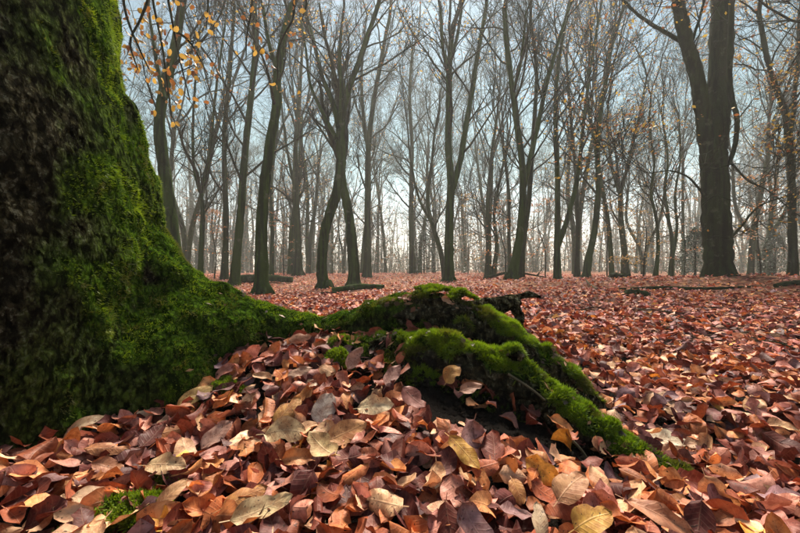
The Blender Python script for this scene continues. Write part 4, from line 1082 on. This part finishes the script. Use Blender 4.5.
# ---- moss clumps growing through the leaves
def moss_clump(label, u, v, r, n, size=.011, h=.03, d=None):
    c = on_ground(u, v, .03) if d is None else P(u, v, d)
    a = rng.uniform(0, 6.283, n); k = np.sqrt(rng.random(n)) * (1 + .35 * np.sin(a * 3 + u)); x = c[0] + r * k * np.cos(a); y = c[1] + r * .8 * k * np.sin(a)
    base = terrain(x, y, False) if d is None else np.full(n, c[2] - h)
    p = np.stack([x, y, base + .012 + h * np.clip(1 - k * k, 0, 1)], 1); p[:, 2] += .008 * fbm(p, 40, 2, 5)
    nr = norm(np.stack([np.cos(a) * k * .8, np.sin(a) * k * .8, np.ones(n)], 1))
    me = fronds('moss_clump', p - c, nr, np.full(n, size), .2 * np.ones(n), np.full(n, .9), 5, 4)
    o = mobj('moss_clump', me, M_moss); o.location = tuple(c); tag(o, label, 'moss')
moss_clump('soft green moss clump between leaves below the forking root', 336, 358, .045, 1500)
moss_clump('green moss patch showing through leaves near the big trunk', 222, 388, .05, 1300, .009)
moss_clump('dark green moss patch under the leaves low on the mound', 128, 512, .07, 2200, .010)
moss_clump('second dark moss patch beside the broad tan leaf', 165, 478, .045, 900, .009)
moss_clump('small moss tuft crowning the top of the root', 434, 291, .055, 1700, .010, .012, 1.17)
moss_clump('rounded moss tuft beside the splintered root stub', 462, 296, .04, 1300, .010, .014, 1.14)

# ---- crumbs of soil and leaf scraps under the root
def crumbs():
    n = 9000; u = rng.uniform(330, 690, n); v = rng.uniform(345, 500, n); k = inpoly(u, v, SOIL); u, v = u[k], v[k]
    p = np.array([on_ground(a, b, .0) for a, b in zip(u, v)]); n = len(p)
    o8 = np.array([(1, 0, 0), (-1, 0, 0), (0, 1, 0), (0, -1, 0), (0, 0, 1), (0, 0, -1)], float)
    f8 = np.array([(0, 2, 4), (2, 1, 4), (1, 3, 4), (3, 0, 4), (2, 0, 5), (1, 2, 5), (3, 1, 5), (0, 3, 5)])
    s_ = .0016 + .010 * rng.random(n) ** 3
    V = p[:, None] + o8[None] * s_[:, None, None] * rng.uniform(.4, 1.5, (n, 6, 1)) + rng.normal(0, .2, (n, 6, 3)) * s_[:, None, None]
    F = (np.arange(n)[:, None, None] * 6 + f8[None]).reshape(-1, 3)
    o = mobj('soil_crumbs', mesh_from('soil_crumbs', V.reshape(-1, 3), F, False), M_ground); tag(o, 'dark crumbs of soil on the bank under the lower root', 'soil', None, 'stuff')
crumbs()

# ---- twigs on the dark soil
def twig(label, a, b, r):
    A, B = P(*a), P(*b); pts = catmull([A, (A + B) / 2 + rng.normal(0, .004, 3), B], 8) - A
    tb = Tubes(); tb.add(pts, np.linspace(r, r * .6, 8), 6, lump=.1); o = mobj('twig', tb.mesh('twig'), M_dead); o.location = tuple(A); tag(o, label, 'twig')
twig('thin pale twig slanting across the dark flank under the lower root', (508, 374, .90), (545, 400, .86), .0035)
twig('short grey twig standing in the dark soil under the lower root', (572, 440, .80), (592, 466, .77), .004)

for k in range(14):      # small sticks strewn over the leaves of the clearing
    d = rng.uniform(1.7, 5.5); u = rng.uniform(560, 800) if k % 4 else rng.uniform(290, 440)
    if k % 4 == 0: d = rng.uniform(3.2, 6)
    a = rng.uniform(0, 6.28); L = rng.uniform(.08, .28); c0 = gp(u, d, .035); pts = [c0 + np.array([math.cos(a), math.sin(a), 0]) * L * f + rng.normal(0, .012, 3) for f in (-1, -.2, .4, 1)]
    o = log('twig', 'thin dry stick lying loose on the leaf carpet of the clearing', 'twig', pts, [.005, .0045, .0025], M_bark[2], 6, .08, 1); o['group'] = 'sticks strewn over the clearing'

# ------------------------------------------------------------------ mist
def haze():
    x, y0, y1, z0, z1 = 330, -330, 330, -2.0, 27.0
    V = np.array([(a, b, c) for a in (-x, x) for b in (y0, y1) for c in (z0, z1)], float)
    F = np.array([(0, 1, 3, 2), (4, 6, 7, 5), (0, 4, 5, 1), (2, 3, 7, 6), (0, 2, 6, 4), (1, 5, 7, 3)])
    m, n, out = mat('mist'); v = nd(n, 'ShaderNodeVolumePrincipled')
    v.inputs['Color'].default_value = (.95, 1.0, .98, 1); v.inputs['Density'].default_value = .0031; v.inputs['Anisotropy'].default_value = .4
    n.links.new(v.outputs[0], out.inputs['Volume'])
    o = mobj('haze', mesh_from('haze', V, F, False), m); tag(o, 'thin pale mist filling the wood', 'mist', None, 'stuff')
haze()
